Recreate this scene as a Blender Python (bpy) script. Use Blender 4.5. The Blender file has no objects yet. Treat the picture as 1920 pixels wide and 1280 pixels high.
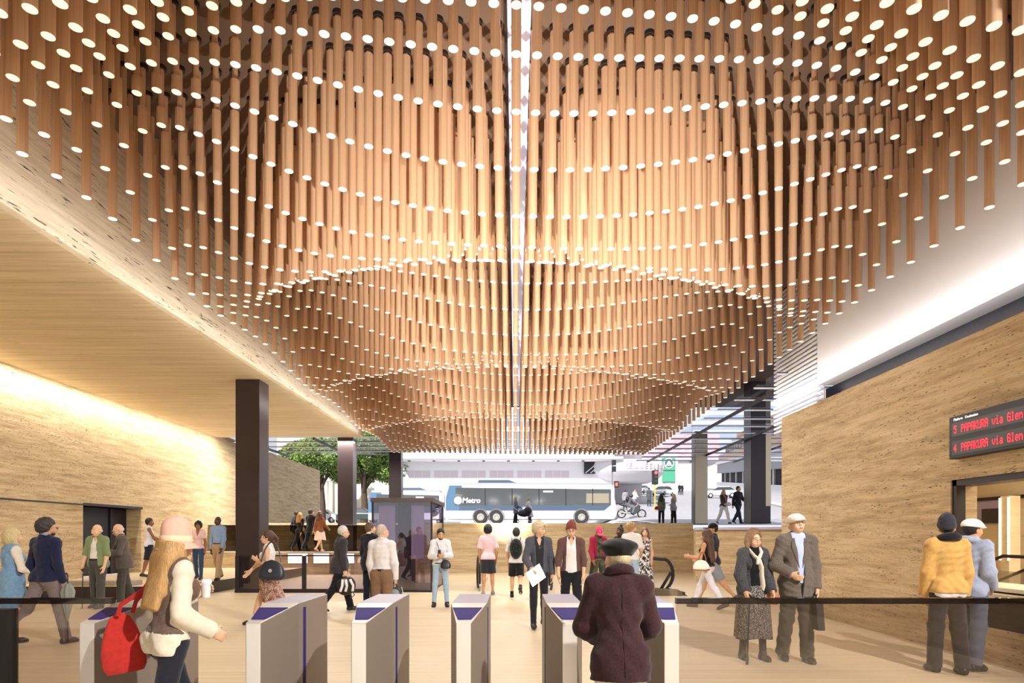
import bpy, bmesh, math, random
import numpy as np
from mathutils import Vector, Matrix
random.seed(7); rng = np.random.default_rng(7)
C = bpy.context.scene.collection
PI = math.pi
def R(d): return math.radians(d)
# photograph frame: 1920x1280, principal horizon row 1003, vanishing column 966, focal 1180 px, eye 1.55 m
FPX, VX, VY, EYE = 1180.0, 966.0, 1003.0, 1.55
def at(px, py, Y): return Vector(((px-VX)*Y/FPX, Y, EYE-(py-VY)*Y/FPX))
def atx(px, Y): return (px-VX)*Y/FPX
def atz(py, Y): return EYE-(py-VY)*Y/FPX
# ---------------------------------------------------------------- materials
def nodes(name):
    m = bpy.data.materials.new(name); m.use_nodes = True
    nt = m.node_tree; nt.nodes.clear()
    out = nt.nodes.new('ShaderNodeOutputMaterial')
    return m, nt, out
def N(nt, t, **kw):
    n = nt.nodes.new(t)
    for k, v in kw.items():
        if k in n.inputs.keys() if isinstance(k, str) else False: n.inputs[k].default_value = v
        else: setattr(n, k, v)
    return n
def L(nt, a, b): nt.links.new(a, b)
def rgb(c): return (c[0], c[1], c[2], 1.0)
def hexc(h):
    v = [int(h[i:i+2], 16)/255 for i in (0, 2, 4)]
    return tuple(x/12.92 if x <= .04045 else ((x+.055)/1.055)**2.4 for x in v)
_mc = {}
def plain(name, col, rough=.6, metal=0, spec=.5, coat=0):
    if isinstance(col, str): col = hexc(col)
    key = (name, col, rough, metal)
    if key in _mc: return _mc[key]
    m, nt, out = nodes(name)
    b = N(nt, 'ShaderNodeBsdfPrincipled')
    b.inputs['Base Color'].default_value = rgb(col); b.inputs['Roughness'].default_value = rough
    b.inputs['Metallic'].default_value = metal; b.inputs['Specular IOR Level'].default_value = spec
    b.inputs['Coat Weight'].default_value = coat
    L(nt, b.outputs[0], out.inputs[0]); _mc[key] = m
    return m
def emit(name, col, s, base=None):
    if isinstance(col, str): col = hexc(col)
    m, nt, out = nodes(name)
    b = N(nt, 'ShaderNodeBsdfPrincipled'); b.inputs['Base Color'].default_value = rgb(base or col)
    b.inputs['Emission Color'].default_value = rgb(col); b.inputs['Emission Strength'].default_value = s
    b.inputs['Roughness'].default_value = .5
    L(nt, b.outputs[0], out.inputs[0]); return m
def ramp(nt, stops):
    r = N(nt, 'ShaderNodeValToRGB'); e = r.color_ramp.elements
    while len(e) < len(stops): e.new(.5)
    for i, (p, c) in enumerate(stops):
        e[i].position = p; e[i].color = rgb(hexc(c) if isinstance(c, str) else c)
    return r
def coords(nt, scale=(1, 1, 1), kind='Object', rot=(0, 0, 0)):
    t = N(nt, 'ShaderNodeTexCoord'); mp = N(nt, 'ShaderNodeMapping')
    mp.inputs['Scale'].default_value = scale; mp.inputs['Rotation'].default_value = rot
    L(nt, t.outputs[kind], mp.inputs['Vector']); return mp.outputs[0]
def noise(nt, vec, scale, detail=4, rough=.55, dist=0):
    n = N(nt, 'ShaderNodeTexNoise'); n.inputs['Scale'].default_value = scale
    n.inputs['Detail'].default_value = detail; n.inputs['Roughness'].default_value = rough
    n.inputs['Distortion'].default_value = dist
    L(nt, vec, n.inputs['Vector']); return n.outputs['Fac']
def mixc(nt, fac, a, b, mode='MIX'):
    m = N(nt, 'ShaderNodeMix'); m.data_type = 'RGBA'; m.blend_type = mode
    for s, i in ((fac, 0), (a, 6), (b, 7)):
        if hasattr(s, 'is_linked') or hasattr(s, 'links'): L(nt, s, m.inputs[i])
        elif i == 0: m.inputs[0].default_value = s
        else: m.inputs[i].default_value = rgb(hexc(s) if isinstance(s, str) else s)
    return m.outputs[2]
def mathn(nt, op, a, b=0.0):
    m = N(nt, 'ShaderNodeMath'); m.operation = op
    for i, s in enumerate((a, b)):
        if hasattr(s, 'links'): L(nt, s, m.inputs[i])
        else: m.inputs[i].default_value = s
    return m.outputs[0]
def stone(name, stops, strata=(.25, .25, 5), pores=(6, 6, 26), pore_amt=.85, thr=.66, rough=.85, tint='3a2a1c', rot=(0, 0, 0)):
    """layered travertine / rammed earth: bands along the strata, dark elongated pores"""
    m, nt, out = nodes(name)
    v = coords(nt, strata, rot=rot); f1 = noise(nt, v, 1.6, 6, .62, .25)
    v2 = coords(nt, (strata[0]*5, strata[1]*5, strata[2]*5), rot=rot); f2 = noise(nt, v2, 1.3, 5, .7)
    f = mathn(nt, 'ADD', mathn(nt, 'MULTIPLY', f1, .62), mathn(nt, 'MULTIPLY', f2, .38))
    r = ramp(nt, stops); L(nt, f, r.inputs[0])
    v3 = coords(nt, pores, rot=rot); f3 = noise(nt, v3, 1.0, 3, .6)
    v4 = coords(nt, tuple(s*.5 for s in strata), rot=rot); f4 = noise(nt, v4, 2.1, 2)
    pr = ramp(nt, [(thr, (0, 0, 0)), (thr+.045, (1, 1, 1))])
    L(nt, mathn(nt, 'ADD', f3, mathn(nt, 'MULTIPLY', mathn(nt, 'SUBTRACT', f4, .5), .22)), pr.inputs[0])
    pf = mathn(nt, 'MULTIPLY', pr.outputs[0], pore_amt)
    col = mixc(nt, pf, r.outputs[0], tint)
    b = N(nt, 'ShaderNodeBsdfPrincipled'); b.inputs['Roughness'].default_value = rough
    b.inputs['Specular IOR Level'].default_value = .25
    L(nt, col, b.inputs['Base Color'])
    bp = N(nt, 'ShaderNodeBump'); bp.inputs['Strength'].default_value = .5; bp.inputs['Distance'].default_value = .02
    L(nt, mathn(nt, 'SUBTRACT', f, pf), bp.inputs['Height']); L(nt, bp.outputs[0], b.inputs['Normal'])
    L(nt, b.outputs[0], out.inputs[0]); return m
def glass(name, tint=(.93, .95, .97), gloss=.08, rough=.02, fk=.6):
    m, nt, out = nodes(name)
    t = N(nt, 'ShaderNodeBsdfTransparent'); t.inputs[0].default_value = rgb(tint)
    g = N(nt, 'ShaderNodeBsdfGlossy'); g.inputs['Roughness'].default_value = rough
    fr = N(nt, 'ShaderNodeFresnel'); fr.inputs[0].default_value = 1.3
    mx = N(nt, 'ShaderNodeMixShader')
    L(nt, mathn(nt, 'ADD', mathn(nt, 'MULTIPLY', fr.outputs[0], fk), gloss), mx.inputs[0])
    L(nt, t.outputs[0], mx.inputs[1]); L(nt, g.outputs[0], mx.inputs[2]); L(nt, mx.outputs[0], out.inputs[0])
    return m
_fc = {}
def fabric(col, col2=None, scale=60, rough=.9, kind='noise', amt=.35, sheen=.15):
    """cloth: base colour with weave noise; kinds: noise, stripes, plaid, leopard, paisley, camo, denim"""
    if isinstance(col, str): col = hexc(col)
    if col2 is None: col2 = tuple(c*.72 for c in col)
    elif isinstance(col2, str): col2 = hexc(col2)
    key = (col, col2, scale, rough, kind, amt)
    if key in _fc: return _fc[key]
    m, nt, out = nodes('cloth_'+kind)
    b = N(nt, 'ShaderNodeBsdfPrincipled'); b.inputs['Roughness'].default_value = rough
    b.inputs['Specular IOR Level'].default_value = .2
    b.inputs['Sheen Weight'].default_value = sheen
    if kind == 'noise':
        f = noise(nt, coords(nt, (1, 1, 1)), scale, 3, .7)
        r = ramp(nt, [(.3, tuple(a+(b_-a)*amt*1.6 for a, b_ in zip(col, col2))), (.65, col)]); L(nt, f, r.inputs[0])
    elif kind == 'stripes':
        w = N(nt, 'ShaderNodeTexWave'); w.bands_direction = 'Z'; w.inputs['Scale'].default_value = scale
        L(nt, coords(nt), w.inputs['Vector'])
        r = ramp(nt, [(.52, col), (.62, col2)]); L(nt, w.outputs['Fac'], r.inputs[0])
    elif kind == 'plaid':
        fs = []
        for d in 'XZ':
            w = N(nt, 'ShaderNodeTexWave'); w.bands_direction = d; w.inputs['Scale'].default_value = scale
            L(nt, coords(nt), w.inputs['Vector']); fs.append(w.outputs['Fac'])
        r = ramp(nt, [(.25, col), (.85, col2)]); L(nt, mathn(nt, 'MULTIPLY', mathn(nt, 'ADD', *fs), .5), r.inputs[0])
    elif kind in ('leopard', 'paisley', 'camo'):
        f = noise(nt, coords(nt), scale, 4 if kind != 'camo' else 1, .75, 1.2 if kind == 'paisley' else .3)
        r = ramp(nt, [(.46, col), (.52, col2)]); L(nt, f, r.inputs[0])
    L(nt, r.outputs[0], b.inputs['Base Color'])
    bp = N(nt, 'ShaderNodeBump'); bp.inputs['Strength'].default_value = .25; bp.inputs['Distance'].default_value = .004
    L(nt, noise(nt, coords(nt), 18, 4, .6), bp.inputs['Height']); L(nt, bp.outputs[0], b.inputs['Normal'])
    L(nt, b.outputs[0], out.inputs[0]); _fc[key] = m
    return m
# ---------------------------------------------------------------- meshes
def link(name, me, mat=None, parent=None, smooth=False):
    if mat is not None:
        for mm in (mat if isinstance(mat, (list, tuple)) else [mat]): me.materials.append(mm)
    if smooth:
        me.polygons.foreach_set('use_smooth', [True]*len(me.polygons))
    o = bpy.data.objects.new(name, me); C.objects.link(o)
    if parent is not None: o.parent = parent
    return o
class MB:
    """collects shapes into one mesh"""
    def __init__(s): s.v = []; s.f = []; s.m = []; s.cur = 0
    def add(s, vs, fs):
        o = len(s.v); s.v += [tuple(v) for v in vs]
        s.f += [tuple(i+o for i in f) for f in fs]; s.m += [s.cur]*len(fs); return s
    def box(s, x0, x1, y0, y1, z0, z1, M=None):
        vs = [Vector((x, y, z)) for z in (z0, z1) for y in (y0, y1) for x in (x0, x1)]
        if M: vs = [M @ v for v in vs]
        return s.add(vs, [(0, 2, 3, 1), (4, 5, 7, 6), (0, 1, 5, 4), (2, 6, 7, 3), (0, 4, 6, 2), (1, 3, 7, 5)])
    def tube(s, pts, r, n=10, caps=True, sx=1):
        """swept round bar through points; r scalar or list"""
        P = [Vector(p) for p in pts]; rs = r if isinstance(r, (list, tuple)) else [r]*len(P)
        vs = []; up = None
        for i, p in enumerate(P):
            d = (P[min(i+1, len(P)-1)]-P[max(i-1, 0)]).normalized()
            if up is None:
                a = Vector((0, 0, 1)) if abs(d.z) < .9 else Vector((0, 1, 0)); up = (a-d*a.dot(d)).normalized()
            else: up = (up-d*up.dot(d)).normalized()
            sd = d.cross(up)
            for k in range(n):
                t = 2*PI*k/n; vs.append(p+(up*math.cos(t)+sd*math.sin(t)*sx)*rs[i])
        fs = [(i*n+k, i*n+(k+1) % n, (i+1)*n+(k+1) % n, (i+1)*n+k) for i in range(len(P)-1) for k in range(n)]
        if caps: fs += [tuple(reversed(range(n))), tuple(range((len(P)-1)*n, len(P)*n))]
        return s.add(vs, fs)
    def lathe(s, prof, n=24, c=(0, 0, 0), M=None, sx=1, sy=1, close=True):
        """profile of (radius, z) turned about z"""
        vs = []
        for r, z in prof:
            for k in range(n):
                t = 2*PI*k/n; v = Vector((r*math.cos(t)*sx+c[0], r*math.sin(t)*sy+c[1], z+c[2])); vs.append(M @ v if M else v)
        fs = [(i*n+k, i*n+(k+1) % n, (i+1)*n+(k+1) % n, (i+1)*n+k) for i in range(len(prof)-1) for k in range(n)]
        if close: fs += [tuple(reversed(range(n))), tuple(range((len(prof)-1)*n, len(prof)*n))]
        return s.add(vs, fs)
    def prism(s, poly, a, b, axis='z', M=None):
        """polygon (2-D) extruded from a to b along axis"""
        def mk(p, t):
            v = {'z': (p[0], p[1], t), 'y': (p[0], t, p[1]), 'x': (t, p[0], p[1])}[axis]
            v = Vector(v); return M @ v if M else v
        n = len(poly); vs = [mk(p, a) for p in poly]+[mk(p, b) for p in poly]
        fs = [tuple(reversed(range(n))), tuple(range(n, 2*n))]+[(i, (i+1) % n, n+(i+1) % n, n+i) for i in range(n)]
        return s.add(vs, fs)
    def ball(s, c, r, n=12, M=None):
        r = r if isinstance(r, (tuple, list)) else (r, r, r); vs = []; m = n//2
        for i in range(m+1):
            ph = PI*i/m
            for k in range(n):
                t = 2*PI*k/n
                v = Vector((c[0]+r[0]*math.sin(ph)*math.cos(t), c[1]+r[1]*math.sin(ph)*math.sin(t), c[2]+r[2]*math.cos(ph)))
                vs.append(M @ v if M else v)
        return s.add(vs, [(i*n+k, (i+1)*n+k, (i+1)*n+(k+1) % n, i*n+(k+1) % n) for i in range(m) for k in range(n)])
    def mesh(s, name, fix=True):
        me = bpy.data.meshes.new(name); me.from_pydata(s.v, [], s.f); me.polygons.foreach_set('material_index', s.m)
        if fix:
            bm = bmesh.new(); bm.from_mesh(me); bmesh.ops.remove_doubles(bm, verts=bm.verts, dist=1e-6)
            bmesh.ops.recalc_face_normals(bm, faces=bm.faces); bm.to_mesh(me); bm.free()
        me.update(); return me
    def build(s, name, mat, parent=None, smooth=False, bevel=0, fix=True, seg=2):
        o = link(name, s.mesh(name, fix), mat, parent, smooth and not bevel)
        if bevel:
            md = o.modifiers.new('bevel', 'BEVEL'); md.width = bevel; md.segments = seg; md.limit_method = 'ANGLE'
            if smooth: o.data.polygons.foreach_set('use_smooth', [True]*len(o.data.polygons)); md.harden_normals = True
        if smooth: # keep hard edges hard
            try: o.data.set_sharp_from_angle(angle=R(40))
            except Exception: pass
        return o
def tag(o, label=None, cat=None, group=None, kind=None):
    if label: o['label'] = label
    if cat: o['category'] = cat
    if group: o['group'] = group
    if kind: o['kind'] = kind
    return o
def thing(name, label, cat, loc=(0, 0, 0), rz=0, group=None):
    o = bpy.data.objects.new(name, None); C.objects.link(o); o.empty_display_size = .1
    o.location = loc; o.rotation_euler = (0, 0, rz); return tag(o, label, cat, group)
def struct(o): o['kind'] = 'structure'; return o
def children(o): return [c for c in o.children]
def text_mesh(s, size, ext=.002, font_shear=0, bold=0, align='LEFT'):
    cu = bpy.data.curves.new('t', 'FONT'); cu.body = s; cu.size = size; cu.extrude = ext; cu.shear = font_shear; cu.offset = bold
    cu.align_x = align
    o = bpy.data.objects.new('t', cu); C.objects.link(o)
    dg = bpy.context.evaluated_depsgraph_get(); me = bpy.data.meshes.new_from_object(o.evaluated_get(dg))
    bpy.data.objects.remove(o); bpy.data.curves.remove(cu)
    me.materials.clear(); return me
# ================================================================ people: bodies and clothes grown from smooth distance fields
class Field:
    def __init__(s, lo, hi, h):
        s.lo = np.array(lo, np.float32)-3*h; s.h = h
        n = np.ceil((np.array(hi)-s.lo)/h).astype(int)+4
        s.ax = [(s.lo[i]+np.arange(n[i])*h).astype(np.float32) for i in range(3)]
        s.f = np.full(tuple(n), 1.0, np.float32)
    def sl(s, lo, hi):
        r = []
        for i in range(3):
            a = max(0, int((lo[i]-s.lo[i])/s.h)-1); b = min(len(s.ax[i]), int((hi[i]-s.lo[i])/s.h)+3)
            if b <= a: return None, None
            r.append(slice(a, b))
        g = (s.ax[0][r[0]][:, None, None], s.ax[1][r[1]][None, :, None], s.ax[2][r[2]][None, None, :])
        return tuple(r), g
    def ev(s, p, grow, g):
        X, Y, Z = g
        if p[0] == 'c':
            _, a, b, ra, rb = p[:5]; a = np.array(a, np.float32); b = np.array(b, np.float32)
            ab = b-a; L2 = float(ab@ab)+1e-9
            t0 = ((X-a[0])*ab[0]+(Y-a[1])*ab[1]+(Z-a[2])*ab[2])/L2
            t = np.clip(t0, 0, 1)
            d = np.sqrt((X-a[0]-t*ab[0])**2+(Y-a[1]-t*ab[1])**2+(Z-a[2]-t*ab[2])**2)-(ra+(rb-ra)*t)-grow
            if len(p) > 5 and p[5]: d = np.maximum(d, (t0-1)*math.sqrt(L2))      # flat end at b
            return d
        _, c, r, Rm = p[:4]
        x, y, z = X-c[0], Y-c[1], Z-c[2]
        if Rm is not None:
            x, y, z = (Rm[0][0]*x+Rm[1][0]*y+Rm[2][0]*z, Rm[0][1]*x+Rm[1][1]*y+Rm[2][1]*z, Rm[0][2]*x+Rm[1][2]*y+Rm[2][2]*z)
        rx, ry, rz = (max(.002, q+grow) for q in r)
        k0 = np.sqrt((x/rx)**2+(y/ry)**2+(z/rz)**2); k1 = np.sqrt((x/rx**2)**2+(y/ry**2)**2+(z/rz**2)**2)+1e-6
        return k0*(k0-1)/k1
    def bb(s, p, m):
        if p[0] == 'c':
            r = max(p[3], p[4])+m; a, b = np.array(p[1]), np.array(p[2]); return np.minimum(a, b)-r, np.maximum(a, b)+r
        r = max(p[2])+m; c = np.array(p[1]); return c-r, c+r
    def add(s, p, k=.03, grow=0.0):
        lo, hi = s.bb(p, k+abs(grow)+2*s.h); r, g = s.sl(lo, hi)
        if r is None: return s
        d = s.ev(p, grow, g); f = s.f[r]
        hh = np.maximum(k-np.abs(f-d), 0)/k
        s.f[r] = np.minimum(f, d)-hh*hh*k*.25; return s
    def sub(s, p, grow=0.0, k=.006):
        lo, hi = s.bb(p, abs(grow)+2*s.h+k); r, g = s.sl(lo, hi)
        if r is None: return s
        s.f[r] = np.maximum(s.f[r], -s.ev(p, grow, g)); return s
    def cut(s, p0, n, lo=None, hi=None):
        """keep the side of the plane opposite to n"""
        r, g = s.sl(s.lo if lo is None else lo, [a[-1] for a in s.ax] if hi is None else hi)
        if r is None: return s
        d = (g[0]-p0[0])*n[0]+(g[1]-p0[1])*n[1]+(g[2]-p0[2])*n[2]
        s.f[r] = np.maximum(s.f[r], d); return s
    def folds(s, amp, fr=1.0, ph=0.0):
        X, Y, Z = s.ax[0][:, None, None]*fr, s.ax[1][None, :, None]*fr, s.ax[2][None, None, :]*fr
        s.f += (amp*(np.sin(31*X+19*Z+ph+4*np.sin(9*Z+7*Y))*np.sin(27*Y-37*Z+1.7*ph+3*np.sin(11*X))+.5*np.sin(60*Z+22*X+ph)*np.sin(14*X+18*Y))).astype(np.float32); return s
    def mesh(s):
        f = s.f; sg = f < 0
        cs = [(a, b, c) for a in (0, 1) for b in (0, 1) for c in (0, 1)]
        n = [q-1 for q in f.shape]
        def cr(a, c): return a[c[0]:c[0]+n[0], c[1]:c[1]+n[1], c[2]:c[2]+n[2]]
        cnt = sum(cr(sg, c).astype(np.int8) for c in cs)
        act = (cnt > 0) & (cnt < 8); I = np.argwhere(act)
        idx = np.full(act.shape, -1, np.int64); idx[act] = np.arange(len(I))
        P = np.zeros((len(I), 3), np.float32); W = np.zeros(len(I), np.float32)
        for a in cs:
            for ax in range(3):
                if a[ax]: continue
                b = list(a); b[ax] = 1
                fa = f[I[:, 0]+a[0], I[:, 1]+a[1], I[:, 2]+a[2]]; fb = f[I[:, 0]+b[0], I[:, 1]+b[1], I[:, 2]+b[2]]
                mk = (fa < 0) != (fb < 0); t = np.where(mk, fa/np.where(mk, fa-fb, 1), 0)
                for q in range(3):
                    P[:, q] += np.where(mk, a[q]+(t if q == ax else 0), 0)
                W += mk
        P = (P/W[:, None]+I)*s.h+s.lo
        Q = []
        for ax in range(3):
            o1, o2 = [(1, 2), (2, 0), (0, 1)][ax]
            A = [slice(None)]*3; B = [slice(None)]*3; A[ax] = slice(0, -1); B[ax] = slice(1, None)
            ed = np.argwhere(sg[tuple(A)] != sg[tuple(B)])
            ed = ed[(ed[:, o1] > 0) & (ed[:, o2] > 0) & (ed[:, o1] < n[o1]) & (ed[:, o2] < n[o2])]
            if not len(ed): continue
            neg = sg[ed[:, 0], ed[:, 1], ed[:, 2]]
            def cell(d1, d2):
                e = ed.copy(); e[:, o1] -= d1; e[:, o2] -= d2; return idx[e[:, 0], e[:, 1], e[:, 2]]
            q = np.stack([cell(1, 1), cell(0, 1), cell(0, 0), cell(1, 0)], 1)
            q = np.where(neg[:, None], q, q[:, ::-1]); Q.append(q)
        Q = np.concatenate(Q) if Q else np.zeros((0, 4), int); Q = Q[(Q >= 0).all(1)]
        return P, Q
def np_mesh(name, P, Q):
    me = bpy.data.meshes.new(name); me.vertices.add(len(P)); me.vertices.foreach_set('co', P.astype(np.float32).ravel())
    me.loops.add(len(Q)*4); me.loops.foreach_set('vertex_index', Q.astype(np.int32).ravel())
    me.polygons.add(len(Q)); me.polygons.foreach_set('loop_start', np.arange(len(Q), dtype=np.int32)*4)
    me.polygons.foreach_set('loop_total', np.full(len(Q), 4, np.int32))
    me.update(calc_edges=True); me.validate(); return me
def fobj(name, F, mat, parent, biggest=False):
    P, Q = F.mesh()
    if not len(Q): return None
    return link(name, np_mesh(name, P, Q), mat, parent, True)
def bounds_of(prims, m):
    los, his = [], []
    for p in prims:
        r = (max(p[3], p[4]) if p[0] == 'c' else max(p[2]))+m
        pts = [p[1], p[2]] if p[0] == 'c' else [p[1]]
        for q in pts: los.append([q[i]-r for i in range(3)]); his.append([q[i]+r for i in range(3)])
    return np.min(los, 0), np.max(his, 0)
SK = {}
def skin(h):
    if h not in SK:
        m, nt, out = nodes('skin'); b = N(nt, 'ShaderNodeBsdfPrincipled'); c = hexc(h)
        f = noise(nt, coords(nt), 14, 4, .6); r = ramp(nt, [(.3, tuple(x*.82 for x in c)), (.7, c)]); L(nt, f, r.inputs[0])
        L(nt, r.outputs[0], b.inputs['Base Color']); b.inputs['Roughness'].default_value = .5
        b.inputs['Subsurface Weight'].default_value = .08; b.inputs['Subsurface Radius'].default_value = (.02, .008, .005)
        L(nt, b.outputs[0], out.inputs[0]); SK[h] = m
    return SK[h]
def hairmat(h):
    k = 'hair'+h
    if k not in SK:
        m, nt, out = nodes('hair'); b = N(nt, 'ShaderNodeBsdfPrincipled'); c = hexc(h)
        f = noise(nt, coords(nt, (60, 60, 9)), 2, 4, .7); r = ramp(nt, [(.32, tuple(x*.45 for x in c)), (.66, c)]); L(nt, f, r.inputs[0])
        L(nt, r.outputs[0], b.inputs['Base Color']); b.inputs['Roughness'].default_value = .5
        bp = N(nt, 'ShaderNodeBump'); bp.inputs['Strength'].default_value = .6; bp.inputs['Distance'].default_value = .01
        L(nt, f, bp.inputs['Height']); L(nt, bp.outputs[0], b.inputs['Normal']); L(nt, b.outputs[0], out.inputs[0]); SK[k] = m
    return SK[k]
EYEW = plain('eye white', 'efeae4', .3); EYED = plain('iris', '2a1c14', .2)
def adir(s, a, c): a, c = R(a), R(c); return Vector((s*math.sin(c), -math.sin(a)*math.cos(c), -math.cos(a)*math.cos(c)))
WALK = dict(L=(24, 6, 0), R=(-20, 22, 22), aL=(-18, 9, 6, 4), aR=(22, 9, 40, 0))
WALK2 = dict(R=(24, 6, 0), L=(-20, 22, 22), aR=(-18, 9, 6, 4), aL=(22, 9, 40, 0))
STAND = dict(L=(3, 3, 0), R=(-2, 2, 0), aL=(2, 9, 12, 3), aR=(4, 9, 14, 3))
class Person:
    def __init__(s, label, x, y, z, H, yaw, sk='e0b190', pose=STAND, sex='m', fat=1.0, res=.012, lean=0, side=0, twist=0, head=(0, 0, 0), group=None,
                 splay=5, palm=None, curl=28, face=True, hunch=0, cat='person', hs=1.07, ears=True):
        s.hs = hs; s.ears = ears
        s.H = H; s.u = u = H/1.75; s.res = res; s.sex = sex; s.fat = fat; s.face = face
        s.loc = Vector((x, y, z)); s.yaw = R(yaw); s.pose = pose; s.curl = curl
        fem = sex == 'w'
        s.hipz = .52*H; dz = 0
        MT = Matrix.Translation((0, 0, .55*H)) @ Matrix.Rotation(R(twist), 4, 'Z') @ Matrix.Rotation(R(lean), 4, 'X') @ Matrix.Rotation(R(side), 4, 'Y') @ Matrix.Translation((0, 0, -.55*H))
        # legs
        s.j = {}
        for n, sg in (('L', 1), ('R', -1)):
            a, b, p = pose[n][:3]; spl = pose[n][3] if len(pose[n]) > 3 else splay
            hip = Vector((sg*.088*u*(1.05 if fem else 1), 0, s.hipz)); d = adir(sg, a, spl*.6); kn = hip+d*.245*H
            d2 = adir(sg, a-b, spl*.4); an = kn+d2*.235*H
            fy = R(pose.get('toe', 8)*sg); Fm = Matrix.Rotation(fy, 3, 'Z') @ Matrix.Rotation(R(p), 3, 'X')
            s.j[n] = [hip, kn, an, Fm]
            low = min((an+Fm @ Vector((0, y_, -.085*u))).z for y_ in (.06*u, -.19*u))
            dz = min(dz, low) if n == 'R' else low
        s.dz = -dz
        up = Vector((0, 0, s.dz)); T3 = Matrix.Translation(up)
        for n in 'LR':
            for i in range(3): s.j[n][i] = s.j[n][i]+up
        s.MT = MT = T3 @ MT
        s.hipz += s.dz
        sw = (.143 if fem else .166)*u*(.7+.3*fat)
        s.sh = {n: MT @ Vector((sg*sw, 0, .794*H)) for n, sg in (('L', 1), ('R', -1))}
        s.arm = {}
        for n, sg in (('L', 1), ('R', -1)):
            A = pose['a'+n]; a, c, e, w_ = A[:4]
            TW = Matrix.Rotation(R(twist), 3, 'Z')
            d1 = TW @ adir(sg, a+lean*.5, c); el = s.sh[n]+d1*.168*H
            d2 = TW @ adir(sg, a+e+lean*.5, -w_ if len(A) < 5 else A[4]); wr = el+d2*.148*H
            pn = Vector(palm[n]) if palm and n in palm else Vector((-sg, 0, 0)); pn = TW @ pn
            pn = (pn-d2*pn.dot(d2)).normalized()
            th = d2.cross(pn); 
            if th.dot(TW @ Vector((0, -1, .6))) < 0: th = -th
            s.arm[n] = [el, wr, d2, pn, th]
        nb = MT @ Vector((0, .01*u, .83*H)); s.MH = MT @ Matrix.Translation((0, (-.012-hunch)*u, .868*H)) @ Matrix.Rotation(-MT.to_euler().x*.75, 4, 'X') @ Matrix.Rotation(R(head[0]), 4, 'Z') @ Matrix.Rotation(R(head[1]), 4, 'X') @ Matrix.Rotation(R(head[2]), 4, 'Y') @ Matrix.Scale(hs*u, 4)
        s.nb = nb
        s.Fs = []; s.build_prims(); s.make_body(label, sk, group, cat)
    def hd(s, x, y, z): return tuple(s.MH @ Vector((x, y, z)))
    def tor(s, x, y, z): return tuple(s.MT @ Vector((x*s.u, y*s.u, z*s.H)))
    def el(s, M, c, r, k=1.0): return ('e', tuple(M @ Vector(c)), tuple(q*k for q in r), [list(q) for q in M.to_3x3().normalized()])
    def build_prims(s):
        u, H, f = s.u, s.H, s.fat; fem = s.sex == 'w'; MT = s.MT
        def te(x, y, z, r): return s.el(MT, (x*u, y*u, z*H), tuple(q*u for q in r))
        t = [(te(0, .005, .525, ((.160 if fem else .150)*f, .112*f, .115)), .05), (te(0, -.008*f, .61, ((.116 if fem else .132)*f, .096*f, .125)), .07),
             (te(0, .0, .715, ((.132 if fem else .150)*(.5+.5*f), .106*(.4+.6*f), .14)), .07), (te(0, .028, .765, ((.115 if fem else .138), .08, .09)), .05)]
        if fem: t += [(te(.065, -.085, .725, (.056, .052, .058)), .03), (te(-.065, -.085, .725, (.056, .052, .058)), .03)]
        t.append((('c', tuple(s.sh['L']), tuple(s.sh['R']), .047*u, .047*u), .05))
        for n in 'LR': t.append((('c', tuple(s.nb), tuple(s.sh[n]), .05*u, .046*u), .05))
        for n in 'LR':  # seat
            h = s.j[n][0]; t.append((('e', (h.x, h.y+.045*u, h.z+.0*u), (.085*u*f, .085*u, .1*u), None), .04))
        s.torso = t
        s.neck = [(('c', tuple(s.nb), s.hd(0, .012, .02), (.050 if fem else .058)*u, (.045 if fem else .053)*u), .03)]
        s.leg = {}; s.foot = {}
        for n, sg in (('L', 1), ('R', -1)):
            hp, kn, an, Fm = s.j[n]; d = (an-kn).normalized(); bk = Vector((0, 1, 0)); bk = (bk-d*bk.dot(d)).normalized()
            cm = kn+(an-kn)*.3+bk*.018*u
            s.leg[n] = [(('c', tuple(hp), tuple(kn), .088*u*(.4+.6*f), .056*u), .05), (('c', tuple(kn), tuple(an), .053*u, .036*u), .03), (('c', tuple(kn+d*.05*u), tuple(kn+(an-kn)*.62), .052*u, .036*u), .04),
                        (('e', tuple(cm), (.046*u, .046*u, .08*u), None), .04)]
            P = lambda x, y, z: tuple(an+Fm @ Vector((x*u, y*u, z*u)))
            s.foot[n] = [(('c', tuple(an), P(0, .03, -.048), .038*u, .036*u), .03), (('c', P(0, .03, -.048), P(.0, -.11, -.055), .036*u, .034*u), .03), (('c', P(.012*sg*-1, -.1, -.058), P(-.01*sg, -.165, -.062), .036*u, .024*u), .03)]
        s.upa = {}; s.foa = {}; s.hand = {}; s.grip = {}
        for n in 'LR':
            e, w_, d, pn, th = s.arm[n]; sh = s.sh[n]
            s.upa[n] = [(('c', tuple(sh), tuple(e), .047*u*(.5+.5*f), .038*u), .04)]
            s.foa[n] = [(('c', tuple(e), tuple(w_), .041*u, .028*u), .03), (('e', tuple(e+(w_-e)*.25), (.042*u, .042*u, .05*u), None), .04)]
            hp = []; c0 = w_+d*.05*u; M3 = Matrix((th, d, pn)).transposed()
            hp.append((('e', tuple(c0), (.041*u, .05*u, .019*u), [list(q) for q in M3]), .02))
            hp.append((('c', tuple(w_), tuple(w_+d*.03*u), .027*u, .026*u), .02))
            cu = R(s.curl if not isinstance(s.curl, dict) else s.curl.get(n, 28))
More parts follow.
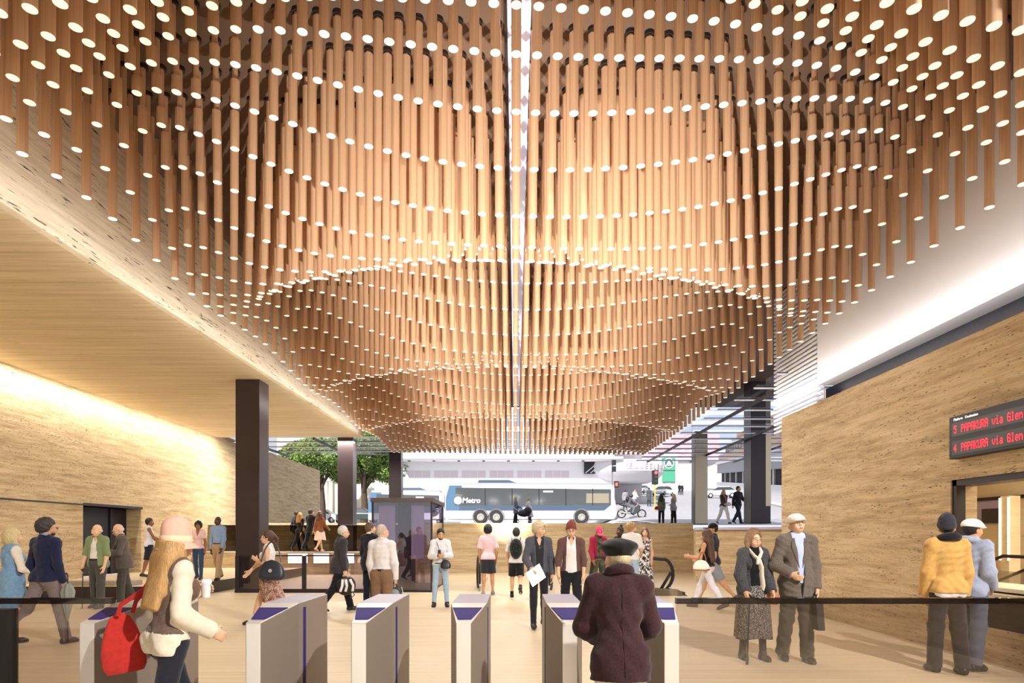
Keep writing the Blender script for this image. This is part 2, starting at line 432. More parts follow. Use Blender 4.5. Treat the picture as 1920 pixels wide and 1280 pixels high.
            for i, (off, ln) in enumerate(((.029, .072), (.010, .08), (-.010, .074), (-.028, .058))):
                b0 = w_+d*.088*u+th*off*u*.95
                p = b0; ang = 0; seg = ln*u*1.05
                for k, fr in enumerate((.45, .32, .27)):
                    ang += cu*(.55, .9, .7)[k]; q = p+(d*math.cos(ang)+pn*math.sin(ang)+th*off*.6)*seg*fr
                    hp.append((('c', tuple(p), tuple(q), (.0098, .0088, .008)[k]*u, (.0088, .008, .007)[k]*u), .006)); p = q
            b0 = w_+d*.022*u+th*.026*u+pn*.006*u; b1 = b0+(d*.62+th*.6+pn*.35).normalized()*.042*u; b2 = b1+(d*.85+th*.15+pn*.45).normalized()*.032*u
            hp += [(('c', tuple(b0), tuple(b1), .0135*u, .0108*u), .012), (('c', tuple(b1), tuple(b2), .0108*u, .0085*u), .006)]
            s.hand[n] = hp; s.grip[n] = w_+d*.085*u+pn*.028*u
        E = lambda c, r: s.el(s.MH, c, r, s.hs*s.u)
        s.skull = [(E((0, .012, .09), (.074, .094, .092)), .03), (E((0, -.03, .04), (.058, .068, .072)), .035), (E((0, -.062, -.002), (.034, .03, .026)), .03)]
        s.E = E
    def make_body(s, label, sk, group, cat):
        allp = s.torso+s.neck+sum((s.leg[n]+s.foot[n]+s.upa[n]+s.foa[n]+s.hand[n] for n in 'LR'), [])+s.skull
        lo, hi = bounds_of([p for p, _ in allp], .02); F = Field(lo, hi, s.res)
        for p, k in s.torso: F.add(p, k*s.u, -.006)
        for p, k in s.neck: F.add(p, k)
        for n in 'LR':
            for p, k in s.leg[n]+s.foot[n]: F.add(p, k*s.u, -.004)
        for p, k in s.skull: F.add(p, k)
        for n in 'LR':
            for p, k in s.upa[n]+s.foa[n]: F.add(p, k*s.u)
            for p, k in s.hand[n]: F.add(p, k, 0 if s.res < .011 else .001)
        E = s.E; c = s.hd; q = s.hs*s.u
        for sg in (1, -1):
            F.sub(E((sg*.031, -.104, .066), (.017, .012, .011)))
            F.add(E((sg*.032, -.088, .084), (.022, .012, .008)), .012)
            if s.ears: F.add(E((sg*.074, .008, .055), (.009, .018, .03)), .008)
            F.add(E((sg*.04, -.07, .035), (.022, .022, .024)), .025)
        F.add(('c', c(0, -.092, .072), c(0, -.113, .037), .0085*q, .013*q), .012)
        F.add(E((0, -.1, .036), (.02, .012, .009)), .01)
        F.add(E((0, -.093, .009), (.026, .011, .0065)), .008); F.add(E((0, -.090, -.002), (.021, .011, .006)), .006)
        o = fobj('person', F, skin(sk), None); s.o = o
        o.location = s.loc; o.rotation_euler = (0, 0, s.yaw); o.scale = (.92, .95, 1); tag(o, label, cat, group)
        if s.face:
            for sg in (1, -1):
                mb = MB(); mb.ball((sg*.031, -.0915, .066), (.0125, .010, .0064), 10, s.MH); mb.cur = 1
                mb.ball((sg*.031, -.1005, .066), (.0060, .003, .0058), 8, s.MH); mb.build('eye', [EYEW, EYED], o, True)
    def face_extra(s, brow='4a3527', lips='a8604f'):
        q = s.hs*s.u
        for sg in (1, -1):
            MB().tube([s.hd(sg*.014, -.1015, .086), s.hd(sg*.03, -.1005, .091), s.hd(sg*.048, -.087, .085)], .0042*q, 6).build('eyebrow', hairmat(brow), s.o, True)
        mb = MB(); mb.ball((0, -.0985, .0045), (.0215, .0075, .0085), 10, s.MH); mb.build('mouth', plain('lips', lips, .45), s.o, True)
        return s
    def field(s, prims, grow, k=1.0, res=None, m=.03, tags=None):
        lo, hi = bounds_of([p for p, _ in prims], grow+m); F = Field(lo, hi, res or s.res)
        for p, kk in prims: F.add(p, kk*s.u*k, grow)
        return F
    # ---- clothes
    def trousers(s, mat, grow=.012, to=1.0, loose=.0, name='trousers', hem=None, waist=.535, folds=.003, belt=None):
        u = s.u; pr = [(s.torso[0][0], .05), (s.torso[1][0], .05)]
        for n in 'LR':
            h = s.j[n][0]; pr.append((('e', (h.x, h.y+.045*u, h.z), (.083*u*s.fat, .083*u, .1*u), None), .04))
            hp, kn, an, Fm = s.j[n]; pr.append((('c', tuple(hp), tuple(kn), .084*u*(.4+.6*s.fat), .057*u+loose*.6), .05))
            if to > .5:
                e = kn+(an-kn)*(min(1, (to-.5)*2)*1.06); he = hem if hem else .042
                pr.append((('c', tuple(kn), tuple(e), .057*u+loose*.6, he*u+loose, True), .035))
                if loose < .01: pr.append((('e', tuple(kn+(an-kn)*.28+Vector((0, .016*u, 0))), (.048*u, .048*u, .085*u), None), .04))
            else:
                e = hp+(kn-hp)*to*2; pr[-1] = (('c', tuple(hp), tuple(e), .086*u*(.4+.6*s.fat)+loose*.3, .072*u+loose, True), .05)
        F = s.field(pr, grow); F.folds(folds, 1.0, s.loc.x)
        F.cut(s.tor(0, 0, waist), (s.MT.to_3x3() @ Vector((0, 0, 1))))
        o = fobj(name, F, mat, s.o)
        if belt:
            Fb = s.field([(s.torso[0][0], .05), (s.torso[1][0], .05)], grow+.006); nz = s.MT.to_3x3() @ Vector((0, 0, 1))
            Fb.cut(s.tor(0, 0, waist+.004), nz); Fb.cut(s.tor(0, 0, waist-.018), -nz); fobj('belt', Fb, belt, s.o)
        return o
    def top(s, mat, name='shirt', grow=.012, sleeve=1.0, hem=.53, open=None, neck=.062, vneck=0, loose=.0, flare=0, folds=.003, cuff=.0, shoulderless=False, res=None):
        u = s.u; pr = list(s.torso)
        ex = .012 if hem < .545 else .002
        def bigger(p): return (('e', p[1], tuple(q+ex for q in p[2]), p[3]))
        pr[0] = (bigger(pr[0][0]), pr[0][1])
        for i_, (p_, k_) in enumerate(pr):
            if p_[0] == 'e' and p_[3] is None: pr[i_] = (bigger(p_), k_)
        nz = s.MT.to_3x3() @ Vector((0, 0, 1)); hz = hem*s.H+s.dz
        if hem < .465:   # coats and tunics: skirt of the garment
            pr.append((('c', s.tor(0, 0, .56), s.tor(0, .01, hem), (.135*s.fat)*u, (.15+flare)*u*s.fat), .06))
            for n in 'LR':
                hp, kn, an, Fm = s.j[n]; pr.append((('c', tuple(hp), tuple(hp+(kn-hp)*min(1, (.54-hem)/.25)), .09*u*s.fat, (.075+flare*.5)*u), .05))
        for n in 'LR':
            e, w_, d, pn, th = s.arm[n]; sh = s.sh[n]
            if sleeve <= 0: continue
            if sleeve <= .5:
                q = sh+(e-sh)*sleeve*2; pr.append((('c', tuple(sh), tuple(q), .050*u, .046*u+loose, True), .04))
            else:
                q = e+(w_-e)*((sleeve-.5)*2*1.02)
                pr.append((('c', tuple(sh), tuple(e), .050*u+loose*.4, .041*u+loose), .04)); pr.append((('c', tuple(e), tuple(q), .045*u+loose, (.033+cuff)*u+loose*.7, True), .03))
        F = s.field(pr, grow, res=res); F.folds(folds, 1.0, s.loc.x*3+1)
        mnz = s.MT @ Vector((0, 0, hem*s.H))
        # hem: cut only the trunk, not hands hanging below it
        lo = Vector(s.tor(-.24*s.fat, -.45, hem))-Vector((.1, 0, .5)); hi = Vector(s.tor(.24*s.fat, .45, hem))
        if sleeve > 0:
            cutp = ('c',)
            keep = []
            Fh = F.f.copy()
        F.cut(mnz, -nz)
        if sleeve > 0:   # put back sleeves that the hem plane removed
            for n in 'LR':
                for p in pr[-(4 if sleeve > .5 else 2):]:
                    F.add(p[0], .004, grow)
        a = Vector(s.tor(0, .012, .80)); b = Vector(s.hd(0, .01, .05))
        F.sub(('c', tuple(a), tuple(b), neck*u*.8, neck*u))
        if sleeve <= 0:
            for n, sg in (('L', 1), ('R', -1)):
                e = s.arm[n][0]; dd = (e-s.sh[n]).normalized(); q = s.sh[n]+dd*.0*u
                out = Vector((sg, 0, 0)); out = s.MT.to_3x3() @ out
                F.cut(s.sh[n]+out*(-.005 if shoulderless else .018)*u, out, Vector(s.sh[n])-Vector((.3, .5, .12*s.H)), Vector(s.sh[n])+Vector((.3, .5, .3)))
        if vneck:
            z1 = s.tor(0, 0, .86)[2]; z0 = s.tor(0, 0, .815)[2]-vneck*u; cx, cy, _ = s.tor(0, -.03, .76)
            r, g = F.sl((-.2, -.6, z0-.01), (.2, cy, z1))
            t_ = np.clip((g[2]-z0)/(z1-z0), 0, 1)*1.0; d = np.maximum(np.abs(g[0]-cx)-.064*u*t_**.7, np.maximum(g[1]-cy, z0-g[2])); F.f[r] = np.maximum(F.f[r], -d)
        if False:
            c = Vector(s.tor(0, -.13, .80-vneck*.5/1.75)); F.sub(('e', tuple(c), (.055*u, .12*u, vneck*.62*u), None))
        if open:
            wt, wb = open; z0, z1 = hem*s.H+s.dz-.02, s.MH.translation.z+.05
            r, g = F.sl((-.3, -.6, z0), (.3, .02, z1))
            if r is not None:
                M3 = s.MT.to_3x3(); X = g[0]-s.MT.translation.x; t = np.clip((g[2]-z0)/(z1-.12-z0), 0, 1)
                shp = wb+(wt-wb)*t if not callable(open[0]) else 0
                cx = s.tor(0, 0, .6)[0]
                d = np.maximum(np.abs(g[0]-cx)-shp*u, g[1]-(s.tor(0, 0, .65)[1]-.02)); F.f[r] = np.maximum(F.f[r], -d)
        s.lastF = F; s.Fs.append(F)
        return fobj(name, F, mat, s.o)
    def collar(s, mat, name='collar', r=.062, h=.03, open=True, tilt=25, t=.012):
        u = s.u; M = s.MT @ Matrix.Translation((0, .010*u, .840*s.H)) @ Matrix.Rotation(R(tilt), 4, 'X')
        mb = MB(); n = 26; a0, a1 = ((-70, 250) if open else (-90, 270))
        vs = []; rows = [(r*1.02, -.02), (r*.97, h), (r*1.12+t*.3, h*.9), (r*1.34, h*.0)]
        for i in range(n+1):
            a = R(a0+(a1-a0)*i/n)
            for (rr, z) in rows: vs.append(M @ Vector((rr*u*math.cos(a)*1.05, rr*u*math.sin(a), z*u)))
        k = len(rows); fs = [(i*k+j, (i+1)*k+j, (i+1)*k+j+1, i*k+j+1) for i in range(n) for j in range(k-1)]
        mb.add(vs, fs); o = mb.build(name, mat, s.o, True); md = o.modifiers.new('thick', 'SOLIDIFY'); md.thickness = .006; return o
    def surf(s, x, zf, side=-1, off=.006):
        """point on the outermost garment at local x (units of u) and height fraction"""
        p = Vector(s.tor(x, 0, zf)); best = None
        for F in s.Fs:
            i = int(round((p.x-F.lo[0])/F.h)); k = int(round((p.z-F.lo[2])/F.h))
            if not (0 <= i < F.f.shape[0] and 0 <= k < F.f.shape[2]): continue
            w = np.where(F.f[i, :, k] < 0)[0]
            if not len(w): continue
            y = F.ax[1][w[0] if side < 0 else w[-1]]+side*(off+F.h*.4)
            if best is None or (y-best)*side > 0: best = y
        return Vector(s.tor(x, .115*side, zf)) if best is None else Vector((p.x, best, p.z))
    def lapels(s, mat, hem=.64, wt=.05):
        """folded jacket fronts lying on the chest"""
        for sg in (1, -1):
            mb = MB(); n = 7; vs = []
            for i in range(n):
                t = i/(n-1); z = .815+(hem-.815)*t; xi = (.046*(1-t)+.006*t)*sg; wd = (.060*min(1, t*3+.35) if t < .38 else .060*(1-(t-.38)/.62))+.002
                for q in (0, .5, 1): 
                    p = s.surf(xi+sg*wd*q+sg*.012, z, -1, .007); vs.append(p)
            mb.add(vs, [(i*3+q, i*3+q+1, i*3+q+4, i*3+q+3) for i in range(n-1) for q in (0, 1)]); o = mb.build('lapel', mat, s.o, True)
            md = o.modifiers.new('thick', 'SOLIDIFY'); md.thickness = .008; md.offset = 0
    def ringscarf(s, mat, r=.08, t=.035, z=.835, name='hood', drop=.03, back=.02):
        n = 20; P = []
        for i in range(n+1):
            a = 2*PI*i/n; P.append(s.tor(r*1.12*math.cos(a), r*math.sin(a)+.01+back*max(0, math.sin(a)), z-drop*max(0, -math.sin(a))+.012*max(0, math.sin(a))))
        return MB().tube(P, [t*s.u*(1+.35*max(0, math.sin(2*PI*i/n))) for i in range(n+1)], 12, False).build(name, mat, s.o, True)
    def skirt(s, mat, waist=.60, hem=.2, r0=.135, r1=.24, folds=.05, nf=9, sweep=(0, 0), name='skirt', sy=.82):
        u = s.u; n = 72; rows = 16; vs = []
        for i in range(rows+1):
            t = i/rows; z = waist+(hem-waist)*t
            bul = .055*math.sin(min(1, t*2.6)*PI/2)*(1-t) if t < 1 else 0
            for k in range(n):
                a = 2*PI*k/n; rr = (r0+(r1-r0)*t+bul)*(1+folds*t*math.sin(nf*a+1.3*math.sin(2*a)))*u*s.fat
                base = s.MT @ Vector((0, 0, z*s.H)) if t < .2 else Vector((s.tor(0, 0, .5)[0], s.tor(0, 0, .5)[1], z*s.H+s.dz))
                vs.append((base.x+rr*math.cos(a)+sweep[0]*t*t, base.y+rr*math.sin(a)*sy+sweep[1]*t*t, base.z+.012*t*math.sin(3*a)))
        fs = [(i*n+k, i*n+(k+1) % n, (i+1)*n+(k+1) % n, (i+1)*n+k) for i in range(rows) for k in range(n)]
        mb = MB().add(vs, fs); o = mb.build(name, mat, s.o, True); md = o.modifiers.new('thick', 'SOLIDIFY'); md.thickness = .006; return o
    def shoes(s, mat, boot=0, grow=.009, name='shoe', sole=None):
        for n in 'LR':
            hp, kn, an, Fm = s.j[n]; u = s.u; pr = list(s.foot[n])
            if boot: pr.append((('c', tuple(an+(kn-an)*boot), tuple(an), .043*u, .04*u), .02))
            F = s.field(pr, grow); dn = Fm @ Vector((0, 0, -1)); F.cut(an+dn*.086*u, dn)
            up = (kn-an).normalized(); F.cut(an+up*((boot*.235*s.H-.0) if boot else .012*u), up)
            fobj(name if not boot else 'boot', F, mat, s.o)
    def hair(s, col, style='short', thick=.014, length=.3, noise_amp=.0, part=None, name='hair', hatcut=None):
        mat = hairmat(col); E = s.E; q = s.hs*s.u; pr = [(E((0, .016, .092), (.074+thick, .094+thick, .094+thick)), .02)]
        if style == 'bald': pr = [(E((0, .03, .055), (.077+thick*.3, .078+thick*.3, .05)), .02)]
        if style in ('bob', 'long'):
            pr += [(E((0, .05, .04), (.085+thick, .06+thick, .1)), .03)]
            for sg in (1, -1): pr.append((('c', s.hd(sg*.07, .02, .09), s.hd(sg*(.082+thick*.5), .0, -.03-.0), .028*q, .03*q), .03))
        if style == 'long':
            for i in range(5):
                x = (i-2)*.038; a = s.hd(x, .075+.02*(1-abs(i-2)/2), .06); b = Vector(s.hd(x*1.2, .085, -.06)); c = s.MT @ Vector((x*1.25*s.u, (.165-.012*abs(i-2))*s.u, .868*s.H-length-.01*abs(i-2)))
                pr += [(('c', a, tuple(b), .036*q, .036*q), .04), (('c', tuple(b), tuple(c), .036*q, .020*q), .07)]
            for sg in (1, -1):
                a = s.hd(sg*.085, .02, .0); c = s.MT @ Vector((sg*.1*s.u, (.0 if part == 'front' else .09)*s.u-(.10*s.u if part == 'front' else 0), .868*s.H-length*.8)); pr.append((('c', a, tuple(c), .034*q, .016*q), .03))
        if style == 'pony':
            a = Vector(s.hd(0, .115, .11)); b = Vector(s.hd(0, .16, .04)); c = Vector(s.hd(0, .14, .04-length)); pr += [(('c', tuple(a), tuple(b), .022*q, .03*q), .02), (('c', tuple(b), tuple(c), .03*q, .012*q), .02)]
        if style == 'bun': pr.append((('e', s.hd(0, .05, .215), (.036*q,)*3, None), .012))
        F = s.field(pr, 0, res=max(.006, s.res*.75))
        if noise_amp: F.folds(noise_amp, 2.2, 1)
        F.sub(E((0, -.085, .044), (.060, .066, .096 if style != 'fringe' else .06)))
        if style in ('short', 'pony', 'bun', 'curly', 'bald'):
            M3 = s.MH.to_3x3().normalized(); dn = M3 @ Vector((0, -.45, -1)).normalized(); F.cut(Vector(s.hd(0, .03, .012)), dn)
            F.sub(E((0, -.05, -.01), (.2, .075, .06))); F.sub(E((0, -.094, .046), (.2, .082, .068)))
        if hatcut: F.cut(Vector(s.hd(0, 0, hatcut)), s.MH.to_3x3().normalized() @ Vector((0, -.1, 1)).normalized())
        if style == 'bald': F.cut(Vector(s.hd(0, 0, .098)), s.MH.to_3x3().normalized() @ Vector((0, -.25, 1)).normalized())
        return fobj(name, F, mat, s.o)
    def beard(s, col, name='beard'):
        E = s.E; F = s.field([(E((0, -.054, -.004), (.053, .046, .035)), .02)], 0, res=max(.006, s.res*.75)); F.sub(E((0, -.105, .005), (.022, .012, .008))); F.cut(Vector(s.hd(0, 0, .025)), s.MH.to_3x3().normalized() @ Vector((0, 0, 1)))
        return fobj(name, F, hairmat(col), s.o)
    def moustache(s, col):
        q = s.hs*s.u; mb = MB(); mb.tube([s.hd(-.032, -.09, .008), s.hd(-.014, -.104, .019), s.hd(0, -.107, .021), s.hd(.014, -.104, .019), s.hd(.032, -.09, .008)], [.004*q, .009*q, .009*q, .009*q, .004*q], 8); return mb.build('moustache', hairmat(col), s.o, True)
    def glasses(s, col='1c1a1c', dark=False):
        q = s.hs*s.u; mb = MB(); rm = plain('frame'+col, col, .35)
        for sg in (1, -1):
            mb.tube([s.hd(sg*.032+.019*math.cos(a), -.116, .064+.015*math.sin(a)) for a in [2*PI*k/14 for k in range(15)]], .0022*q, 5, False)
            mb.tube([s.hd(sg*.05, -.115, .068), s.hd(sg*.078, -.05, .07), s.hd(sg*.079, .01, .066)], .002*q, 5)
        mb.tube([s.hd(-.013, -.117, .067), s.hd(.013, -.117, .067)], .002*q, 5)
        o = mb.build('glasses', rm, s.o, True)
        if dark:
            for sg in (1, -1): MB().ball((sg*.032, -.114, .064), (.02, .004, .016), 10, s.MH).build('lens', plain('dark lens', '120d0c', .1), o, True)
        return o
    def hat(s, kind, mat, mat2=None, dirn=0):
        E = s.E; q = s.hs*s.u; h = max(.006, s.res*.75); M3 = s.MH.to_3x3().normalized()
        if kind == 'cap':
            F = s.field([(E((0, .012, .1), (.088, .106, .096)), .02)], 0, res=h); F.cut(Vector(s.hd(0, 0, .092)), M3 @ Vector((0, .12, -1)).normalized()); o = fobj('cap', F, mat, s.o)
            F = s.field([(E((0, -.12*(1 if dirn == 0 else -1), .092), (.07, .085, .011)), .01)], 0, res=.006); fobj('peak', F, mat, o); return o
        if kind == 'beanie':
            F = s.field([(E((0, .018, .105), (.088, .106, .104)), .03), (E((0, .055, .16), (.06, .07, .06)), .05)], 0, res=h); F.folds(.002, 2); F.cut(Vector(s.hd(0, 0, .078)), M3 @ Vector((0, -.28, -1)).normalized()); o = fobj('beanie', F, mat, s.o)
            F = s.field([(E((0, .018, .1), (.094, .112, .1)), .03)], 0, res=h); n = M3 @ Vector((0, -.28, -1)).normalized(); F.cut(Vector(s.hd(0, 0, .074)), n); F.cut(Vector(s.hd(0, 0, .112)), -n); fobj('cuff', F, mat2 or mat, o); return o
        if kind == 'beret':
            F = s.field([(E((0, .02, .140), (.128, .138, .052)), .03), (E((0, .014, .105), (.086, .104, .05)), .05)], 0, res=h); F.folds(.0025, 1.3, 2); F.cut(Vector(s.hd(0, 0, .085)), M3 @ Vector((0, .05, -1)).normalized()); o = fobj('beret', F, mat, s.o)
            F = s.field([(E((0, .014, .095), (.088, .107, .1)), .03)], 0, res=h); n = M3 @ Vector((0, .05, -1)).normalized(); F.cut(Vector(s.hd(0, 0, .078)), n); F.cut(Vector(s.hd(0, 0, .098)), -n); fobj('band', F, mat2 or mat, o); return o
        if kind == 'flatcap':
            F = s.field([(E((0, .01, .118), (.096, .118, .068)), .03), (E((0, -.06, .10), (.075, .085, .032)), .04)], 0, res=h); F.cut(Vector(s.hd(0, 0, .088)), M3 @ Vector((0, .12, -1)).normalized()); o = fobj('flat_cap', F, mat, s.o)
            F = s.field([(E((0, -.112, .088), (.066, .05, .012)), .01)], 0, res=.006); fobj('peak', F, mat2 or mat, o); return o
        if kind == 'cloche':
            M = s.MH @ Matrix.Translation((0, .012, .055)) @ Matrix.Rotation(R(-4), 4, 'X')
            prof = [(.090, .0), (.091, .05), (.089, .1), (.081, .14), (.06, .172), (.028, .186), (.0005, .189)]
            mb = MB().lathe(prof, 40, M=M, sy=1.16, close=False); o = mb.build('hat_crown', mat, s.o, True); o.name = 'hat'
            md = o.modifiers.new('thick', 'SOLIDIFY'); md.thickness = .004
            vs = []; nn = 48; rows = [(.091, .014), (.098, -.008), (.107, -.026), (.114, -.038), (.117, -.041)]
            for i, (rr, z) in enumerate(rows):
                for k in range(nn):
                    a = 2*PI*k/nn; fr = max(0, -math.sin(a))      # wider at the front
                    r2 = rr+(rr-.091)*.9*fr; vs.append(M @ Vector((r2*math.cos(a), r2*1.16*math.sin(a), z+.022*fr*i/4)))
            b = MB().add(vs, [(i*nn+k, i*nn+(k+1) % nn, (i+1)*nn+(k+1) % nn, (i+1)*nn+k) for i in range(4) for k in range(nn)]).build('brim', mat, o, True)
            md = b.modifiers.new('thick', 'SOLIDIFY'); md.thickness = .005
            bd = MB().lathe([(.0925, .012), (.0955, .018), (.095, .046), (.0925, .054)], 40, M=M, sy=1.16, close=False).build('ribbon', mat2, o, True); return o
    def thingat(s, name, label, cat, objs, group=None):
        """turn local meshes into one top-level thing standing in the world where the person holds it; objs: list of (part name, MB, material, smooth)"""
        W = Matrix.Translation(s.loc) @ Matrix.Rotation(s.yaw, 4, 'Z') @ Matrix.Diagonal((.92, .95, 1, 1))
        pts = [W @ Vector(v) for _, mb, _, _ in objs for v in mb.v]
        c = Vector(((min(p.x for p in pts)+max(p.x for p in pts))/2, (min(p.y for p in pts)+max(p.y for p in pts))/2, min(p.z for p in pts)))
        single = len(objs) == 1; e = None if single else thing(name, label, cat, c, 0, group)
        for pn, mb, mat, sm in objs:
            mb.v = [tuple(W @ Vector(v)-c) for v in mb.v]; o = mb.build(name if single else pn, mat, e, sm)
            if single: o.location = c; tag(o, label, cat, group)
        return e or o
    def strap(s, a, b, mat, r=.012, sag=.0, n=10, name='strap', flat=.35, via=None):
        P = [a]+(via or [])+[b]; mb = MB(); mb.tube(P, r, 8, sx=flat); return mb
# ================================================================ the place
# ---- materials of the building
M = {}
M['stone'] = stone('warm layered stone', [(.28, '8a7256'), (.42, 'ad9673'), (.55, 'c5af8b'), (.72, 'd8c6a6')], (.5, .5, 6.5), (11, 11, 62), .8, .625)
M['stone_back'] = stone('back wall stone', [(.28, '947d5d'), (.42, 'b09974'), (.55, 'c7b18d'), (.72, 'dac8a8')], (.45, .45, 6), (11, 11, 66), .75, .635)
M['fascia'] = stone('pale travertine', [(.28, 'ad9c86'), (.42, 'cabba4'), (.55, 'dcd0ba'), (.72, 'ebe2d2')], (.4, .3, 6.5), (5, 2.6, 30), .85, .62)
M['soffit'] = stone('pale boarded travertine', [(.28, 'aa9878'), (.42, 'c2b192'), (.55, 'd2c3a6'), (.75, 'e0d4bc')], (.18, 4.5, .2), (2, 26, 2), .35, .66)
M['floor'] = stone('pale striped floor', [(.28, 'b8a384'), (.45, 'ceba9a'), (.6, 'dccba9'), (.75, 'e5d8bd')], (.12, 9, 1), (1, 40, 1), .15, .68, .38, '8a7355')
M['dark'] = plain('dark bronze metal', '2c2528', .42, .3)
M['column'] = plain('dark anodised cladding', '3a3032', .35, .35)
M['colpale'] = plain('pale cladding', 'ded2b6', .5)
M['black'] = plain('black', '0c0b0e', .5)
M['navy'] = plain('navy black door', '15131f', .4)
M['white'] = plain('white plaster', 'eceef6', .7)
M['shadesoff'] = plain('shaded white soffit', 'b8b6ba', .7)  # shade under the white bulkhead put in as grey
M['ceiling'] = plain('dark ceiling', '5c4636', .9)
M['steel'] = plain('brushed steel', 'd2cdc6', .42, .45)
M['steelside'] = plain('satin steel', '8c8075', .45, .35)
M['gtop'] = plain('grey violet top', '8f889c', .4, .2)
M['purple'] = plain('violet reader', '2a1d66', .65, 0, .2)
M['glass'] = glass('clear glass', (.95, .96, .97), .03)
M['tint'] = glass('tinted glass', (.8, .77, .76), .04)
M['lift'] = glass('lift glass', (.78, .74, .8), .10)
M['canopyg'] = glass('canopy glass', (.96, .97, 1.0), .01, fk=.2)
# ---- floor, walls, ceiling
MB().box(-13.8, 12.6, -9, 26.3, -.3, 0).build('floor', M['floor'])
struct(bpy.data.objects['floor'])
XF = -6.62
# left wall, with a doorway (a recess) cut into it as separate stretches
def wall_piece(mb, y0, y1, z0, z1, t=.6):
    xa, xb = -12.5-.03*(y0-15), -12.5-.03*(y1-15)
    mb.prism([(xa, y0), (xb, y1), (xb-t, y1), (xa-t, y0)], z0, z1)
w = MB()
wall_piece(w, -9, 43, 2.42, 5.95)
wall_piece(w, -9, 18.35, 0, 2.42); wall_piece(w, 21.3, 43, 0, 2.42)
struct(w.build('wall_left', M['stone']))
# thin shadow joint over the lower panels
g = MB(); xa = -12.5-.03*(-9-15)
g.prism([(-12.49+.72, -9), (-12.49-.1, 18.35), (-12.47-.1, 18.35), (-12.47+.72, -9)], 2.42, 2.46)
struct(g.build('trim_1', M['dark']))
# upper left: soffit and the tall stone fascia over the colonnade
struct(MB().box(-13.0, XF, -9, 27.1, 5.76, 5.95).build('ceiling_left', M['soffit']))
struct(MB().box(XF, XF+.12, -9, 27.1, 5.762, 8.2).build('wall_upper_left', M['fascia']))
struct(MB().box(-13.6, 12.6, -9, 32.5, 8.15, 8.4).build('ceiling', M['ceiling']))
# right: stone wall with the ticket window opening
XR = 5.8
w = MB()
w.box(XR, XR+.35, 8.38, 13.7, 0, 4.1); w.box(XR, XR+.35, -9, 8.38, 2.28, 4.1); w.box(XR, XR+.35, -9, 8.38, 0, .42)
w.box(XR, XR+.35, -9, 4.0, .42, 2.28)
struct(w.build('wall_right', M['stone']))
# the far end return of the right wall and wall behind it
# white bulkhead above, its soffit greyed for shade and the dark glazed band under it
struct(MB().box(7.2, 7.5, -9, 15.0, 5.2, 8.2).build('wall_upper_right', M['white']))
struct(MB().box(7.2, 12.6, -9, 15.0, 5.12, 5.2).build('ceiling_right', M['shadesoff']))
m_, nt, out = nodes('speckled dark glazing')
b = N(nt, 'ShaderNodeBsdfPrincipled'); b.inputs['Roughness'].default_value = .3
r = ramp(nt, [(.5, '14141c'), (.75, '2c3040')]); L(nt, noise(nt, coords(nt), 14, 5, .8), r.inputs[0]); L(nt, r.outputs[0], b.inputs['Base Color'])
L(nt, b.outputs[0], out.inputs[0]); M['speck'] = m_
struct(MB().box(7.6, 7.7, -9, 15.4, 3.4, 5.12).build('window_1', M['speck']))
struct(MB().box(7.55, 12.6, -9, 15.4, 3.25, 3.4).build('trim_2', M['white']))
# ---- hanging tubes
S_COL, S_ROW, SHEAR = .25, .572, .08
m_, nt, out = nodes('brown fluted timber')
b = N(nt, 'ShaderNodeBsdfPrincipled'); b.inputs['Roughness'].default_value = .55; b.inputs['Specular IOR Level'].default_value = .35
r = ramp(nt, [(.3, 'cba482'), (.7, 'dcb796')]); L(nt, noise(nt, coords(nt, (40, 40, .6)), 1.5, 3), r.inputs[0])
L(nt, r.outputs[0], b.inputs['Base Color']); L(nt, b.outputs[0], out.inputs[0]); M['timber'] = m_
M['cap'] = emit('glowing tube end', 'fff0dc', .55, hexc('f3ece2'))
M['collar'] = plain('dark collar', '241a16', .6)
def smooth01(t): t = max(0, min(1, t)); return t*t*(3-2*t)
XL_, XR_ = -6.1, 6.5
def tube_z(x, yc):
    d = min(x-XL_, XR_-x); t = min(1, max(0, d)/1.35)
    A = 1-(1-t)**2
    ph = (yc-7.0-(.075 if x < 0 else .055)*min(x*x, 33))/6.05*2*PI
    h = (1+math.cos(ph))/2
    amp = 1.38*(1-.15*smooth01((yc-10)/14))
    h *= 1-smooth01((yc-.075*min(x*x, 33)-27.6)/1.6)
    far = smooth01((yc-8)/20)
    return 6.05-.42*far+amp*A*h
tubes = []
for j in range(-8, 60):
    yc = 7.55+j*S_ROW
    if yc > 31.6: break
    for i in range(-26, 28):
        x = .013+i*S_COL
        if x < XL_-.02 or x > XR_+.02: continue
        y = yc+SHEAR*x; z = tube_z(x, yc)
        px, py = VX+x*FPX/y, VY-(z-EYE)*FPX/y
        tubes.append((y, x, z, px, py, i, j))
seen = sorted([t for t in tubes if -12 < t[3] < 1932 and -14 < t[4]], key=lambda t: t[0])
near = seen[:300]; nset = {(t[5], t[6]) for t in near}
def ordinal(n): return f"{n}{'th' if 10 <= n % 100 <= 20 else {1:'st',2:'nd',3:'rd'}.get(n % 10, 'th')}"
TOPZ, CEILZ = 7.56, 8.15
def topz(x, z): return max(TOPZ+.5*(1-smooth01((abs(x)-2.6)/1.4)), z+.2)
pt = MB(); pt.lathe([(.06, 0), (.06, 1)], 22)
tube_me = pt.mesh('tube'); tube_me.materials.append(M['timber'])
pc = MB(); pc.lathe([(.0585, -.004), (.0585, .004)], 22); cap_me = pc.mesh('end_cap'); cap_me.materials.append(M['cap'])
pr_ = MB(); pr_.lathe([(.036, 0), (.036, 1)], 12); rod_me = pr_.mesh('hanger_rod'); rod_me.materials.append(M['timber'])
